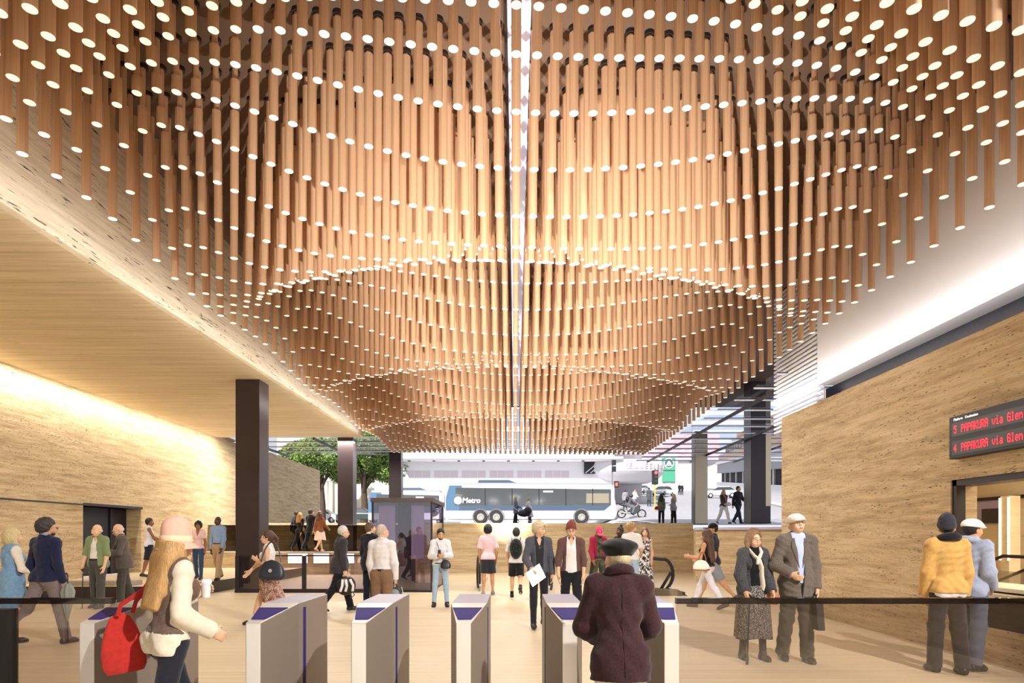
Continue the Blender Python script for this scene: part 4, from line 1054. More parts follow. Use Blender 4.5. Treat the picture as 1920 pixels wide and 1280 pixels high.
# red tote hanging from the far shoulder
shl = p.sh['L']; T = Matrix.Rotation(R(70), 4, 'Z') @ Matrix.Rotation(R(6), 4, 'Y')
st = MB(); st.tube([(shl.x-.01, shl.y+.01, shl.z+.055), (shl.x+.06, .05, 1.22), (.29, .10, 1.12), (.30, .12, 1.04)], .015, 8, sx=.4); st.tube([(shl.x-.02, shl.y+.02, shl.z+.055), (shl.x+.05, .09, 1.2), (.28, .2, 1.1), (.28, .22, 1.03)], .015, 8, sx=.4)
body = bag_mb((.30, .16, .66), .30, .40, .12, T, .62)
p.thingat('red_tote_bag', 'red cloth tote bag hanging behind the pink hat woman', 'bag', [('body', body, fabric('b02d26', '8e2019', 30), True), ('straps', st, fabric('a02822'), True)])
# -- 10 woman with dark shoulder bag
p = Person('woman in a white tank top and patterned skirt striding left with sunglasses', atx(503, 10.8), 10.8, 0, 1.70, -82, LT, dict(L=(-20, 14, 14), R=(24, 6, 0), aL=(-6, 8, 122, 24), aR=(40, 10, 6, 0)), 'w', res=.0105)
p.top(WHT, 'tank_top', .010, 0, .56, vneck=.15, shoulderless=True); p.skirt(fabric('b9a18c', '7d4a44', 22, kind='paisley'), .60, .26, .125, .26, .06, 8, (0, .13)); p.hair('5a3c26', 'pony', .012, .2); p.glasses('1c1010', True); p.face_extra('3a2618'); p.shoes(SHOE)
c = V(.26, .16, .98); p.thingat('shoulder_bag', 'large slate blue leather shoulder bag under the arm of the striding woman', 'bag', [('body', bag_mb((.27, .12, .80), .50, .34, .2, Matrix.Rotation(R(90), 4, 'Z'), .7), plain('slate leather', '20242e', .4), True), ('handles', bar(arc((.25, -.06, 1.1), (.25, .28, 1.1), .34, out=(-.07, 0, 0)), .012), plain('slate leather', '20242e', .4), True), ('buckle', MB().lathe([(.03, 0), (.03, .01), (.02, .01), (.02, 0)], 14, (0, 0, 0), Matrix.Translation((.385, .12, .96)) @ Matrix.Rotation(R(90), 4, 'Y')), M['steel'], True)])
# -- landing group
p = Person('man in a black suit at the back of the group on the landing', atx(556, 27.2), 27.2, .87, 1.80, 150, TAN, WALK, res=.02, face=False); p.trousers(BLK, .022, loose=.01); p.top(BLK, 'suit_jacket', .018, 1, .46); p.hair('2a1f18'); p.shoes(SHOE)
p = Person('blond woman all in black with a small shoulder bag on the landing', atx(563, 26.2), 26.2, .87, 1.70, 160, LT, WALK2, 'w', res=.02, face=False); p.trousers(BLK, .02); p.top(BLK, 'jacket', .02, 1, .48); p.hair('b98a52', 'long', .014, .2); p.shoes(SHOE)
p.thingat('shoulder_bag', 'small tan bag at the hip of the blond woman on the landing', 'bag', [('body', bag_mb((-.2, .08, .86), .26, .16, .1), TANL, True), ('strap', bar([(-.2, .1, 1.0), (-.14, .14, 1.25), (-.05, .1, 1.45)], .008), TANL, True)])
p = Person('man in a dark navy suit walking close to the brown jacketed woman', atx(583, 25.9), 25.9, .87, 1.82, 165, TAN, WALK2, res=.02, face=False, head=(-30, 0, 0)); p.trousers(NAVYS, .022, loose=.01); p.top(NAVYS, 'suit_jacket', .018, 1, .46); p.hair('3a2b20'); p.shoes(SHOE)
p = Person('woman in a brown jacket and white skirt on the landing', atx(600, 25.7), 25.7, .87, 1.74, 160, LT, WALK, 'w', res=.018, face=False); p.top(fabric('8d5a3a', '75472b'), 'jacket', .018, 1, .48); p.skirt(fabric('f0dcd8', 'e2c8c4'), .56, .30, .14, .26, .08, 10); p.hair('6a3c22', 'long', .014, .16); p.shoes(plain('nude shoes', 'd2a58c', .4))
p.thingat('tote_bag', 'white tote bag on the shoulder of the brown jacketed woman', 'bag', [('body', bag_mb((.23, .02, .80), .30, .32, .1, Matrix.Rotation(R(90), 4, 'Z')), WHT, True), ('strap', bar(arc((.23, -.08, 1.08), (.23, .1, 1.08), .34, out=(-.06, 0, 0)), .01), WHT, True)])
# -- 13 man in dark coat with backpack in hand
p = Person('white haired man in a charcoal coat walking right with a backpack in hand', atx(637, 12.8), 12.8, 0, 1.81, 122, LT, dict(L=(22, 8, 0), R=(-20, 20, 18), aL=(10, 9, 10, 0), aR=(-8, 11, 14, 0)), fat=1.12, res=.0115, hunch=.02, head=(-6, 4, 0), lean=4)
p.trousers(BLK, .014, loose=.016); p.shoes(SHOE); p.top(fabric('35343a', '27262b', 45), 'coat', .022, 1, .44); p.collar(fabric('35343a', '27262b'), 'coat_collar', h=.05, t=.02); p.hair('ddd6cc', 'short', .006); p.glasses()
g = p.grip['R']; mb = MB(); mb.ball((g.x, g.y-.02, g.z-.22), (.13, .22, .2), 16); bw = MB()
for yy in (-.13, .02, .13): bw.tube([(g.x-.115, g.y+yy, g.z-.33), (g.x-.142, g.y+yy*.9-.02, g.z-.22), (g.x-.11, g.y+yy*.6, g.z-.09)], .028, 8, sx=.5)
p.thingat('backpack', 'black and white backpack carried low by the charcoal coat man', 'backpack', [('body', mb, LEA, True), ('white_panels', bw, WHT, True), ('grab_loop', bar(arc((g.x, g.y-.05, g.z-.05), (g.x, g.y+.05, g.z-.05), .06), .012), WHT, True), ('loose_strap', bar([(g.x, g.y-.14, g.z-.3), (g.x-.03, g.y-.2, g.z-.42), (g.x-.02, g.y-.12, g.z-.47)], .012), LEA, True)])
# -- 14 dark suit from behind
p = Person('man in a black suit seen from behind beside the bald man', atx(694, 13.6), 13.6, 0, 1.85, 158, LT, dict(L=(4, 3, 0), R=(-3, 2, 0), aL=(2, 8, 14, 3), aR=(2, 8, 10, 3)), res=.0115, head=(-30, 0, 0))
p.trousers(NAVYS, .014, loose=.012); p.shoes(SHOE); p.top(fabric('1e1f29', '16171f', 50), 'suit_jacket', .018, 1, .42); p.collar(WHT, 'shirt_collar', open=False, h=.032, tilt=10); p.hair('6a5040', 'short', .010)
# -- 15 white shirt bald man
p = Person('bald man in a white shirt and brown trousers seen from behind', atx(716, 9.9), 9.9, 0, 1.74, 172, LT, dict(L=(4, 3, 0), R=(-3, 2, 0), aL=(2, 9, 14, 4), aR=(4, 10, 12, 2)), fat=.98, res=.0095, head=(-38, 0, 0))
p.trousers(fabric('83664c', '6c523b'), .020, loose=.014, belt=SHOE, waist=.577); p.shoes(SHOE); p.top(fabric('e0dada', 'cfc8c8', 16), 'white_shirt', .014, 1, .574, loose=.012, folds=.004); p.collar(WHT, open=False, h=.034, tilt=12); p.hair('d8c2ae', 'short', .002)
g = p.grip['R']; p.thingat('black_holdall', 'black leather holdall held by the bald man in white', 'bag', [('body', bag_mb((g.x+.02, g.y+.02, g.z-.36), .42, .32, .18, Matrix.Rotation(R(25), 4, 'Z')), LEA, True), ('handles', bar(arc((g.x-.07, g.y+.02, g.z-.06), (g.x+.09, g.y+.02, g.z-.06), .08), .012), LEA, True), ('side_piping', bar(arc((g.x-.19, g.y, g.z-.3), (g.x-.14, g.y+.02, g.z-.05), .03), .008), M['steel'], True)])
# -- 16 man looking at phone
p = Person('bearded man in a white shirt and pale jeans looking down at his hands', atx(826, 13.7), 13.7, 0, 1.72, 6, TAN, dict(L=(4, 3, 0, 9), R=(3, 3, 0, 9), aL=(8, 14, 88, 42), aR=(8, 14, 82, 42)), res=.0105, head=(8, 18, 0), curl=60, splay=9)
p.trousers(LDENIM, .008, folds=.002, name='jeans'); p.shoes(SHOE, .25); p.top(fabric('dfdfe2', 'cfd1d8', 16), 'white_shirt', .016, 1, .52, loose=.01, folds=.005); p.hair('15110f', 'short', .012); p.beard('1d1612'); p.face_extra('15110f')
p.thingat('cross_body_bag', 'black camera bag on a strap across the phone man', 'bag', [('body', bag_mb((.12, -.20, .83), .26, .2, .14), LEA, True), ('strap', bar([tuple(p.surf(x_, z_)) for x_, z_ in ((-.09, .81), (-.06, .76), (-.02, .70), (.03, .64), (.08, .57))], .018, sx=.35), fabric('5a5f68'), True), ('waist_strap', bar([(-.17, -.02, .93), tuple(p.surf(-.12, .54)), tuple(p.surf(-.06, .54)), tuple(p.surf(.04, .54))], .014, sx=.4), fabric('5a5f68'), True)])
g = p.grip['L']; p.thingat('phone', 'black phone in the hands of the man in pale jeans', 'phone', [('case', MB().box(g.x-.045, g.x+.02, g.y-.03, g.y-.02, g.z-.02, g.z+.11), LEA, False)])
# -- 17 striped shirt
p = Person('curly haired man in a pink striped shirt and shorts walking away', atx(915, 16.3), 16.3, 0, 1.83, 180, TAN, dict(L=(-4, 4, 0), R=(8, 4, 0), aL=(2, 12, 12, 2), aR=(-2, 13, 12, 2)), res=.0115, face=False)
p.trousers(fabric('2e3138'), .018, .44, .02, 'shorts'); p.shoes(plain('grey trainers', '8a8580', .6)); p.top(fabric('f0e6e8', 'd88fa0', 14, kind='stripes'), 'striped_shirt', .018, .42, .5, loose=.02); p.hair('120e0c', 'curly', .034, noise_amp=.008)
g = p.grip['R']; p.thingat('water_bottle', 'clear blue water bottle in the hand of the striped shirt man', 'bottle', [('bottle', MB().lathe([(.03, -.2), (.034, -.19), (.034, -.06), (.02, -.03), (.014, -.01)], 16, tuple(g)), plain('aqua plastic', '8fd0dc', .2), True), ('bottle_cap', MB().lathe([(.016, -.012), (.016, .012)], 12, tuple(g)), WHT, True)])
# -- 18 backpack man
p = Person('man in a white shirt and black shorts with a backpack walking away', atx(968, 15.5), 15.5, 0, 1.78, 178, LT, dict(L=(18, 4, 0), R=(-18, 44, 34), aL=(6, 12, 14, 2), aR=(-4, 12, 14, 2)), res=.0115, face=False)
p.trousers(fabric('1d1d22'), .018, .42, .02, 'shorts'); p.shoes(plain('black trainers', '1c1a1c', .5)); p.top(WHT, 'white_shirt', .018, .42, .5, loose=.02); p.hair('1d1a18', 'short', .02)
for n in 'LR': hp, kn, an, Fm = p.j[n]; d_ = (kn-an).normalized(); MB().tube([tuple(an), tuple(an+d_*.08)], .047, 12).build('sock', BLK, p.o, True)
mb = MB(); mb.ball((0, .21, 1.22), (.17, .12, .25), 18); pk_ = MB(); pk_.ball((0, .29, 1.12), (.12, .06, .12), 14); st = MB()
for sg in (1, -1): st.tube([(sg*.11, .15, 1.42), (sg*.12, .02, 1.50), (sg*.13, -.12, 1.40), (sg*.13, -.14, 1.2)], .02, 8, sx=.4)
p.thingat('backpack', 'dark patterned backpack on the back of the white shirted man', 'backpack', [('body', mb, fabric('2c3430', '10130f', 26, kind='camo'), True), ('pocket', pk_, fabric('27302a', '0e110e', 30, kind='camo'), True), ('straps', st, LEA, True)])
# -- 19 grey jacket man with paper
GJ = fabric('52555e', '41444c', 45)
p = Person('blond man in a grey jacket and black jeans walking with a paper', atx(1010, 10.6), 10.6, 0, 1.79, 8, LT, dict(L=(-6, 10, 6), R=(14, 4, 0), aL=(2, 12, 16, 0), aR=(10, 16, 46, 14)), res=.0095, head=(46, 6, 0))
p.trousers(fabric('26252a'), .009, folds=.002, name='jeans'); p.shoes(SHOE); p.top(fabric('2c2d30'), 'dark_shirt', .012, 1, .52, vneck=.1); DSF = p.lastF; p.top(GJ, 'jacket', .018, 1, .49, (.08, .05)); p.collar(GJ, 'jacket_collar', h=.03); p.hair('e6d3ac', 'short', .03, noise_amp=.004); p.face_extra('a98a60')
mb = MB(); p.Fs = [DSF]
for k in range(5): mb.ball(tuple(p.surf(0, .56+k*.045, -1, -.002)), (.007, .004, .007), 8)
mb.build('buttons', plain('pale button', 'cfc9c0', .4), p.o, True)
g = p.grip['R']; Q = Matrix.Translation(g) @ Matrix.Rotation(R(-28), 4, 'Y') @ Matrix.Rotation(R(30), 4, 'Z'); p.thingat('paper_sheet', 'large white paper sheet in the hand of the grey jacketed man', 'paper', [('sheet', MB().box(-.20, .16, -.02, -.017, -.20, .06, Q), plain('paper', 'fbfaf8', .7), False)])
# -- 20 brown shirt and beanie
PL = fabric('6e4f49', '4a3836', 26, kind='plaid')
p = Person('man in a rust beanie, glasses and open plaid shirt facing the camera', atx(1071, 10.5), 10.5, 0, 1.78, -4, LT, dict(L=(10, 6, 0), R=(-6, 8, 4), aL=(2, 11, 14, 2), aR=(4, 13, 14, 2)), res=.0095, head=(0, 4, 0))
p.trousers(fabric('1e1f24'), .014, loose=.012); p.shoes(SHOE); p.top(fabric('e0dcdb', 'd2cccb'), 'white_tee', .012, .4, .515, vneck=.09); p.top(PL, 'plaid_shirt', .018, .72, .51, (.075, .10)); p.collar(PL, h=.03); p.hair('9a6a42', 'short', .003, hatcut=.09); p.hat('beanie', fabric('7d4036', '66322a', 70)); p.glasses(); p.face_extra('8a6040')
# -- 21 red jacket
p = Person('man in a crimson jacket and pink cap looking down', atx(1122, 16.3), 16.3, 0, 1.80, 8, BR, dict(L=(4, 3, 0), R=(-3, 3, 0), aL=(8, 12, 22, 6), aR=(8, 12, 20, 6)), res=.0115, head=(0, 34, 0))
p.trousers(fabric('6f6a50', '55523c', 8, kind='camo'), .014, loose=.012); p.shoes(SHOE); p.top(fabric('5a5a44', '3a3c2c', 8, kind='camo'), 'camouflage_shirt', .012, 1, .52); p.top(fabric('9a2440', '7d1a32'), 'crimson_jacket', .020, 1, .51, (.07, .05)); p.collar(BLK, 'dark_collar', h=.04); cp = p.hat('cap', fabric('dd3f6c', 'c93360')); p.beard('1a1412')
MB().ball((0, -.092, .135), (.02, .006, .016), 10, p.MH).build('cap_badge', WHT, cp, True)
# -- 22 man with bun
p = Person('laughing man with a top bun behind the blond man', atx(1163, 17.4), 17.4, 0, 1.80, -58, DK, STAND, res=.013); p.trousers(BLK); p.shoes(SHOE); p.top(BLK, 'dark_shirt', .016, 1, .5); p.hair('15100e', 'bun', .008); p.face_extra('15100e', '7a4a40')
# -- 23 blond man in white tee
p = Person('tousled blond man in a white shirt with his back turned', atx(1184, 15.3), 15.3, 0, 1.87, 160, LT, dict(L=(4, 3, 0), R=(-3, 2, 0), aL=(4, 12, 16, 3), aR=(6, 14, 60, 12)), res=.0115, head=(-62, 0, 0)); p.trousers(LDENIM, .012); p.shoes(SHOE); p.top(WHT, 'white_shirt', .018, .42, .5, loose=.02); p.hair('b98f5c', 'curly', .03, noise_amp=.007); p.beard('8a6238')
# -- 24 woman in leopard dress
p = Person('smiling woman with long brown hair in a black and white maxi dress', atx(1209, 15.9), 15.9, 0, 1.76, -8, LT, dict(L=(3, 3, 0), R=(-2, 2, 0), aL=(2, 9, 14, 3), aR=(10, 10, 64, 10)), 'w', res=.0115); LEO = fabric('e9e4e2', '26242a', 16, kind='leopard')
p.top(LEO, 'dress_top', .012, 0, .55, vneck=.12); p.skirt(LEO, .60, .06, .13, .24, .05, 9, name='dress_skirt'); p.hair('7a5236', 'long', .014, .34, part='front'); p.face_extra('5a3a24', 'b0605a'); p.shoes(SHOE)
# -- 25 man in black beret, foreground
p = Person('old man in a black beret and dark maroon coat seen from behind in the foreground', atx(1163, 3.7), 3.7, 0, 1.55, 180, LT, dict(L=(3, 3, 0), R=(-2, 2, 0), aL=(14, 15, 46, 30), aR=(14, 15, 46, 30)), fat=1.0, res=.0075, face=False, hunch=.035, lean=7, head=(16, -2, 0))
p.trousers(fabric('cfc8c0', 'b8b0a8'), .012, loose=.014); p.shoes(BSHOE); CO = fabric('381f22', '241418', 70, amt=.6, sheen=.12)
p.top(CO, 'coat', .02, 1, .445, None, .06, 0, .016, .03, .005, .006); p.ringscarf(CO, .078, .024, .852, 'coat_collar', .02, .01)
mb = MB(); mb.tube([tuple(p.surf(0, z, 1, .003)) for z in (.80, .77, .74, .71, .68, .64, .6, .56, .52, .48, .455)], .0022, 5); mb.build('back_seam', plain('seam', '22120f', .9), p.o, True)
p.hair('d9c7a4', 'short', .010, hatcut=.085); p.hat('beret', fabric('141413', '0c0c0c', 50), fabric('1a1a19'))
# -- 26, 27 walking pair at the right
p = Person('man in a black cap and dark tee walking left behind the long haired woman', atx(1337, 14.2), 14.2, 0, 1.90, -112, TAN, dict(L=(-24, 20, 20), R=(24, 6, 0), aL=(-10, 12, 16, 4), aR=(20, 9, 40, 0)), res=.0115, head=(18, 0, 0))
p.trousers(fabric('8d94a0', '767d8a'), .02, .46, .02, 'shorts'); p.shoes(plain('dark trainers', '3a3a40', .5)); p.top(fabric('2a2f3c', '20242f'), 'dark_tee', .02, .45, .48, loose=.02); p.hair('15110f', 'short', .004, hatcut=.09); p.hat('cap', BLK); p.glasses('d8c8b0')
w_ = p.arm['L'][1]; d_ = p.arm['L'][2]; MB().tube([tuple(w_-d_*.045), tuple(w_-d_*.02)], .036, 12).build('wristwatch', LEA, p.o, True)
p = Person('woman with very long brown hair in a black top and white trousers walking left', atx(1325, 13.3), 13.3, 0, 1.76, -128, TAN, dict(L=(-26, 12, 20), R=(26, 6, 0), aL=(14, 10, 84, 4), aR=(18, 12, 74, 4)), 'w', res=.0105, face=False)
p.trousers(fabric('dedbe2', 'ccc8d6', 16), .007, folds=.002, name='white_trousers'); p.shoes(plain('taupe boots', '5a4a40', .6), .5); p.top(BLK, 'black_top', .012, 0, .54); p.hair('5f4230', 'long', .016, .46)
p.thingat('handbag', 'white and tan handbag hanging from the arm of the long haired woman', 'handbag', [('body', bag_mb((.27, -.02, .82), .42, .22, .18, Matrix.Rotation(R(80), 4, 'Z'), .7), plain('cream leather', 'f0e8e0', .45), True), ('tan_base', bag_mb((.27, -.02, .812), .40, .07, .185, Matrix.Rotation(R(80), 4, 'Z'), 1), TANL, True), ('handles', bar(arc((.25, -.1, 1.0), (.25, .08, 1.0), .2, out=(-.03, 0, 0)), .011), TANL, True)])
# -- 28, 29 elderly couple at the right
TW = fabric('3b3a3d', '8a8788', 110, amt=.55)
p = Person('old woman in a speckled grey coat and cream scarf walking with a cane', atx(1412, 7.85), 7.85, 0, 1.64, 4, LT, dict(L=(4, 3, 0), R=(-3, 3, 0), aL=(12, 8, 30, 4), aR=(14, 17, 22, 4)), 'w', fat=1.06, res=.008, head=(6, 4, 0), hunch=.012, curl=48)
p.top(fabric('15141a'), 'black_top', .014, 1, .5); p.skirt(fabric('8f8781', '2b2827', 60, kind='leopard'), .57, .16, .15, .25, .045, 8); p.shoes(plain('dark boots', '2b2725', .5), .5)
p.top(fabric('57565a', '232226', 110, amt=.9), 'grey_coat', .022, 1, .40, (.075, .11), loose=.008, folds=.004); p.hair('8d6a48', 'bob', .022, noise_amp=.003); p.glasses('9a8a78'); p.face_extra('8a7058', 'b07068')
sc_ = MB()
sf = lambda x, z: tuple(p.surf(x, z, -1, .012))
sc_.tube([p.tor(.05, .075, .86), p.tor(.085, .02, .85), sf(.075, .805), sf(.045, .775), sf(.005, .75), sf(-.01, .72)], [.026, .03, .036, .042, .042, .03], 12, sx=.6)
sc_.tube([p.tor(.05, .075, .86), p.tor(-.05, .075, .86), p.tor(-.085, .02, .85), sf(-.07, .805), sf(-.03, .775), sf(.02, .75), sf(.045, .70), sf(.06, .64), sf(.07, .57), sf(.08, .49)], [.026, .026, .03, .036, .042, .046, .05, .055, .06, .064], 12, sx=.38)
sco = sc_.build('scarf', fabric('efe6d6', 'd9cdb8', 40), p.o, True)
fr_ = MB()
for k in range(9): x = .03+k*.0125; q_ = p.surf(x, .495, -1, .012); fr_.tube([tuple(q_), tuple(q_+V(.004, -.004, -.06))], .004, 5)
fr_.build('fringe', fabric('efe6d6', 'd9cdb8', 40), sco, True)
g = p.grip['R']; p.thingat('walking_cane', 'black adjustable walking cane in the hand of the old woman', 'cane', [('shaft', bar([(g.x-.06, g.y-.06, .02), (g.x, g.y, g.z+.01)], .011), LEA, True), ('handle', bar([(g.x, g.y-.05, g.z+.01), (g.x, g.y+.06, g.z+.02)], .016), LEA, True), ('ferrule', bar([(g.x-.062, g.y-.062, .0), (g.x-.058, g.y-.058, .045)], .019), LEA, True)])
p.thingat('small_shoulder_bag', 'small tan leather bag hanging at the hip of the old woman', 'bag', [('body', bag_mb((.20, -.13, .70), .19, .2, .09, Matrix.Rotation(R(-25), 4, 'Z'), .8), TANL, True), ('strap', bar([tuple(p.surf(-.09, .80)), tuple(p.surf(-.04, .74)), tuple(p.surf(.02, .68)), tuple(p.surf(.09, .60)), (.19, -.15, .87)], .007), LEA, True)])
JK = fabric('6f655c', '544b44', 90, amt=.6)
p = Person('old man in a white flat cap and tweed jacket with a moustache', atx(1494, 7.72), 7.72, 0, 1.84, -3, LT, dict(L=(2, 3, 0), R=(-6, 8, 4), aL=(2, 10, 12, 2), aR=(-4, 20, 66, 34)), fat=1.12, res=.008, head=(5, -10, -7), curl=50)
p.trousers(fabric('4c463f', '39342e'), .016, loose=.026, folds=.006); p.shoes(SHOE); p.top(fabric('b9c2e2', 'a5aed2'), 'blue_shirt', .012, 1, .52); p.top(JK, 'tweed_jacket', .021, 1, .43, (.085, .0), loose=.006, folds=.005); p.lapels(JK, .62); p.collar(fabric('b9c2e2'), 'shirt_collar', h=.034); p.hair('d8d0c4', 'bald'); p.glasses('6a5a4c'); p.moustache('ebe4dc'); p.face_extra('c8beb4', 'a86a60'); p.hat('flatcap', fabric('e4ded4', 'd0c8bc'), fabric('d8d0c4'))
mb = MB(); mb.ball(tuple(p.surf(.01, .60, -1, -.002)), (.011, .006, .011), 10); mb.build('button', SHOE, p.o, True)
g = p.grip['L']; p.thingat('black_case', 'black leather case in the hand of the flat cap man', 'bag', [('body', MB().prism([(g.y-.19, g.z-.40), (g.y+.19, g.z-.40), (g.y+.15, g.z-.06), (g.y-.13, g.z-.06)], g.x-.04, g.x+.05, 'x'), LEA, False), ('handle', bar(arc((g.x, g.y-.06, g.z-.06), (g.x, g.y+.06, g.z-.06), .075), .01), LEA, True)])
# -- 30, 31 by the ticket window
YJ = fabric('c39a5a', 'a97f42', 40)
p = Person('man in a tan jacket and dark beanie standing behind the glass at the right', atx(1776, 7.1), 7.1, 0, 1.78, 172, TAN, dict(L=(4, 3, 0), R=(-4, 4, 2), aL=(4, 9, 14, 3), aR=(2, 11, 10, 2)), fat=.97, res=.008, head=(-24, 0, 0), face=False)
p.trousers(fabric('2c2a30'), .018, loose=.02); p.shoes(SHOE); p.top(fabric('dcdbe0'), 'white_undershirt', .010, .4, .47); p.top(YJ, 'tan_jacket', .024, 1, .50, loose=.01, folds=.006, cuff=.006); p.ringscarf(fabric('1d1b22'), .088, .036, .842); p.hair('2a2320', 'short', .004, hatcut=.08); p.beard('1d1714'); p.hat('beanie', fabric('35333c', '26242c', 60))
p = Person('man in a white cap and pale blue hooded top facing the ticket window', atx(1822, 7.3), 7.3, 0, 1.76, 112, TAN, dict(L=(4, 3, 0), R=(-6, 6, 4), aL=(6, 8, 40, 20), aR=(-4, 9, 52, 18)), res=.008, head=(-10, 0, 0))
p.trousers(fabric('5d6576', '4a5162'), .016, loose=.018); p.shoes(SHOE); HD = fabric('9aa2b8', '8089a2', 40); p.top(HD, 'hooded_top', .020, 1, .47, loose=.014, folds=.006); p.ringscarf(HD, .085, .03, .835, back=.05); p.hair('15110f', 'short', .008, hatcut=.1); p.hat('flatcap', fabric('eceae8', 'd8d5d2'))
# ================================================================ the street beyond
def ground(x, y):
    t = smooth01((x-6)/3); return 2.06+.02*(y-29.5)+.07*max(0, y-36)*t
asph = nodes('pale asphalt'); nt = asph[1]; b = N(nt, 'ShaderNodeBsdfPrincipled'); b.inputs['Roughness'].default_value = .85
r = ramp(nt, [(.3, '8c8a90'), (.7, 'a6a4aa')]); L(nt, noise(nt, coords(nt), 3, 6, .7), r.inputs[0]); L(nt, r.outputs[0], b.inputs['Base Color']); L(nt, b.outputs[0], asph[2].inputs[0])
mb = MB(); xs = [-70, -40, -20, -8, 0, 5.9, 6.6, 7.3, 8, 8.6, 9.2, 14, 25, 45, 70]; ys = [26.3, 29.5, 33, 36, 40, 48, 60, 80, 110, 160, 220]
vs = [(x, y, ground(x, y)-.02) for y in ys for x in xs]; n = len(xs)
mb.add(vs, [(i*n+k, i*n+k+1, (i+1)*n+k+1, (i+1)*n+k) for i in range(len(ys)-1) for k in range(n-1)])
o = mb.build('road', asph[0], None); struct(o)
mk = plain('road paint', 'e8e8ea', .7)
for (x0, y0, x1, y1, w_) in ((3.8, 33.5, 5.6, 41, .18), (8.2, 36, 6.9, 46.5, .16), (6.2, 40.5, 6.9, 44, .2)):
    d = V(x1-x0, y1-y0, 0).normalized(); q = V(-d.y, d.x, 0)*w_; mb = MB(); vs = []
    for i in range(7):
        p = V(x0, y0, 0)+V(x1-x0, y1-y0, 0)*i/6
        for e_ in (-1, 1): u_ = p+q*e_; vs.append((u_.x, u_.y, ground(u_.x, u_.y)+.03))
    mb.add(vs, [(2*i, 2*i+1, 2*i+3, 2*i+2) for i in range(6)]); struct(mb.build('road_marking', mk))
# ---- buses
BW = plain('bus white', 'eef0f4', .35); BB = plain('bus blue', '4b6a88', .35); BN = plain('bus navy', '445468', .35); BG = plain('bus window', '4c5052', .08); RB = plain('tyre', '2a2a2c', .8); HUB = plain('hub', 'b8b4ae', .35, .6)
def wheel(e, x, y, z, r=.5, w_=.28, name='wheel'):
    mb = MB(); Mx = Matrix.Translation((x, y, z)) @ Matrix.Rotation(PI/2, 4, 'X'); mb.lathe([(r*.55, -w_/2), (r*.9, -w_/2), (r, -w_*.35), (r, w_*.35), (r*.9, w_/2), (r*.55, w_/2), (r*.55, -w_/2)], 28, M=Mx, close=False); o = mb.build(name, RB, e, True)
    h = MB(); h.lathe([(.02, -w_*.3), (r*.3, -w_*.42), (r*.34, -w_*.3), (r*.56, -w_*.28), (r*.56, w_*.3), (.02, w_*.3)], 24, M=Mx @ Matrix.Rotation(PI, 4, 'X')); h.build('hub', HUB, o, True); return o
def bus(label, px0, px1, Y, metro=True):
    x0, x1 = atx(px0, Y), atx(px1, Y); z0 = ground(0, Y); Ln = x1-x0; e = thing('bus', label, 'bus', ((x0+x1)/2, Y, z0)); h = Ln/2; W = 2.5
    MB().prism([(-h, .32), (h-.15, .32), (h, .6), (h-.02, 1.3), (h-.32, 2.85), (-h+.3, 2.88), (-h+.05, 1.9)], 0, W, 'y').build('body', BW, e, bevel=.08)
    MB().box(-h+.3, h-.35, .12, W-.12, 2.86, 2.98).build('roof_edge', plain('roof grey', '8d8a92', .5), e, bevel=.04)
    MB().prism([(-h+2.3, 2.95), (-h+5.3, 2.95), (-h+4.6, 3.22), (-h+2.4, 3.22)], .3, W-.3, 'y').build('roof_unit', BN, e, bevel=.04)
    MB().prism([(-h+.02, .95), (-h+1.2, .95), (-h+1.2, 2.78), (-h+.28, 2.78), (-h+.03, 1.9)], -.012, .2, 'y').build('blue_tail', BB, e)
    MB().prism([(-h+1.0, .95), (h-.9, .95), (h-.45, 1.32), (-h+1.0, 1.32)], -.014, .1, 'y').build('blue_band', BN, e)
    MB().prism([(-h+.7, 1.33), (h-.4, 1.33), (h-.4, 2.5), (-h+.75, 2.62)], -.016, .1, 'y').build('window_band', BG, e)
    for k in range(5):
        x = -h+2.9+k*1.95; MB().box(x-.03, x+.03, -.022, -.01, 1.33, 2.55).build('window_divider', plain('divider', '17181a', .4), e)
    MB().box(h-2.2, h-.55, -.021, -.012, 1.5, 2.2).build('reflection_patch', plain('warm reflection', '8a8272', .25), e)  # warm reflection painted as a lighter patch on the window band
    for x in (-h+2.55, -h+3.7, h-2.55):
        a = MB(); a.lathe([(.52, -.03), (.6, -.03), (.6, .1), (.52, .1), (.52, -.03)], 28, close=False, M=Matrix.Translation((x, 0, .5)) @ Matrix.Rotation(PI/2, 4, 'X') @ Matrix.Scale(-1, 4, (0, 0, 1))); a.build('wheel_arch', plain('arch grey', '6a6668', .6), e, True)
        wheel(e, x, .04, .5); wheel(e, x, W-.2, .5)
    MB().box(-.6, .05, -.02, -.01, 1.08, 1.2).build('white_label', BW, e)
    MB().box(.9, 1.6, -.024, -.012, 2.28, 2.38).build('lit_strip', emit('strip', 'ffffff', .8), e)
    if metro:
        o = link('lettering', text_mesh('Metro', .52, .006, .12, .012), BW, e); o.rotation_euler = (PI/2, 0, 0); o.location = (-h+1.22, -.026, 1.52)
        MB().lathe([(.28, 0), (.28, .02)], 28, M=Matrix.Translation((-h+.92, -.014, 1.68)) @ Matrix.Rotation(PI/2, 4, 'X')).build('round_logo', BW, e)
        a = MB()
        for s_ in (1, -1): a.tube([(-h+.92+.12*math.cos(t)*s_, -.04, 1.68+s_*.06+.07*math.sin(t)*s_) for t in [i*PI/8-.6 for i in range(9)]], .014, 6)
        a.build('logo_mark', BN, e)
    return e
bus('white and navy city bus with large lettering stopped across the street', 835, 1156, 45.7)
bus('second bus half hidden behind the glass lift', 690, 832, 56, False)
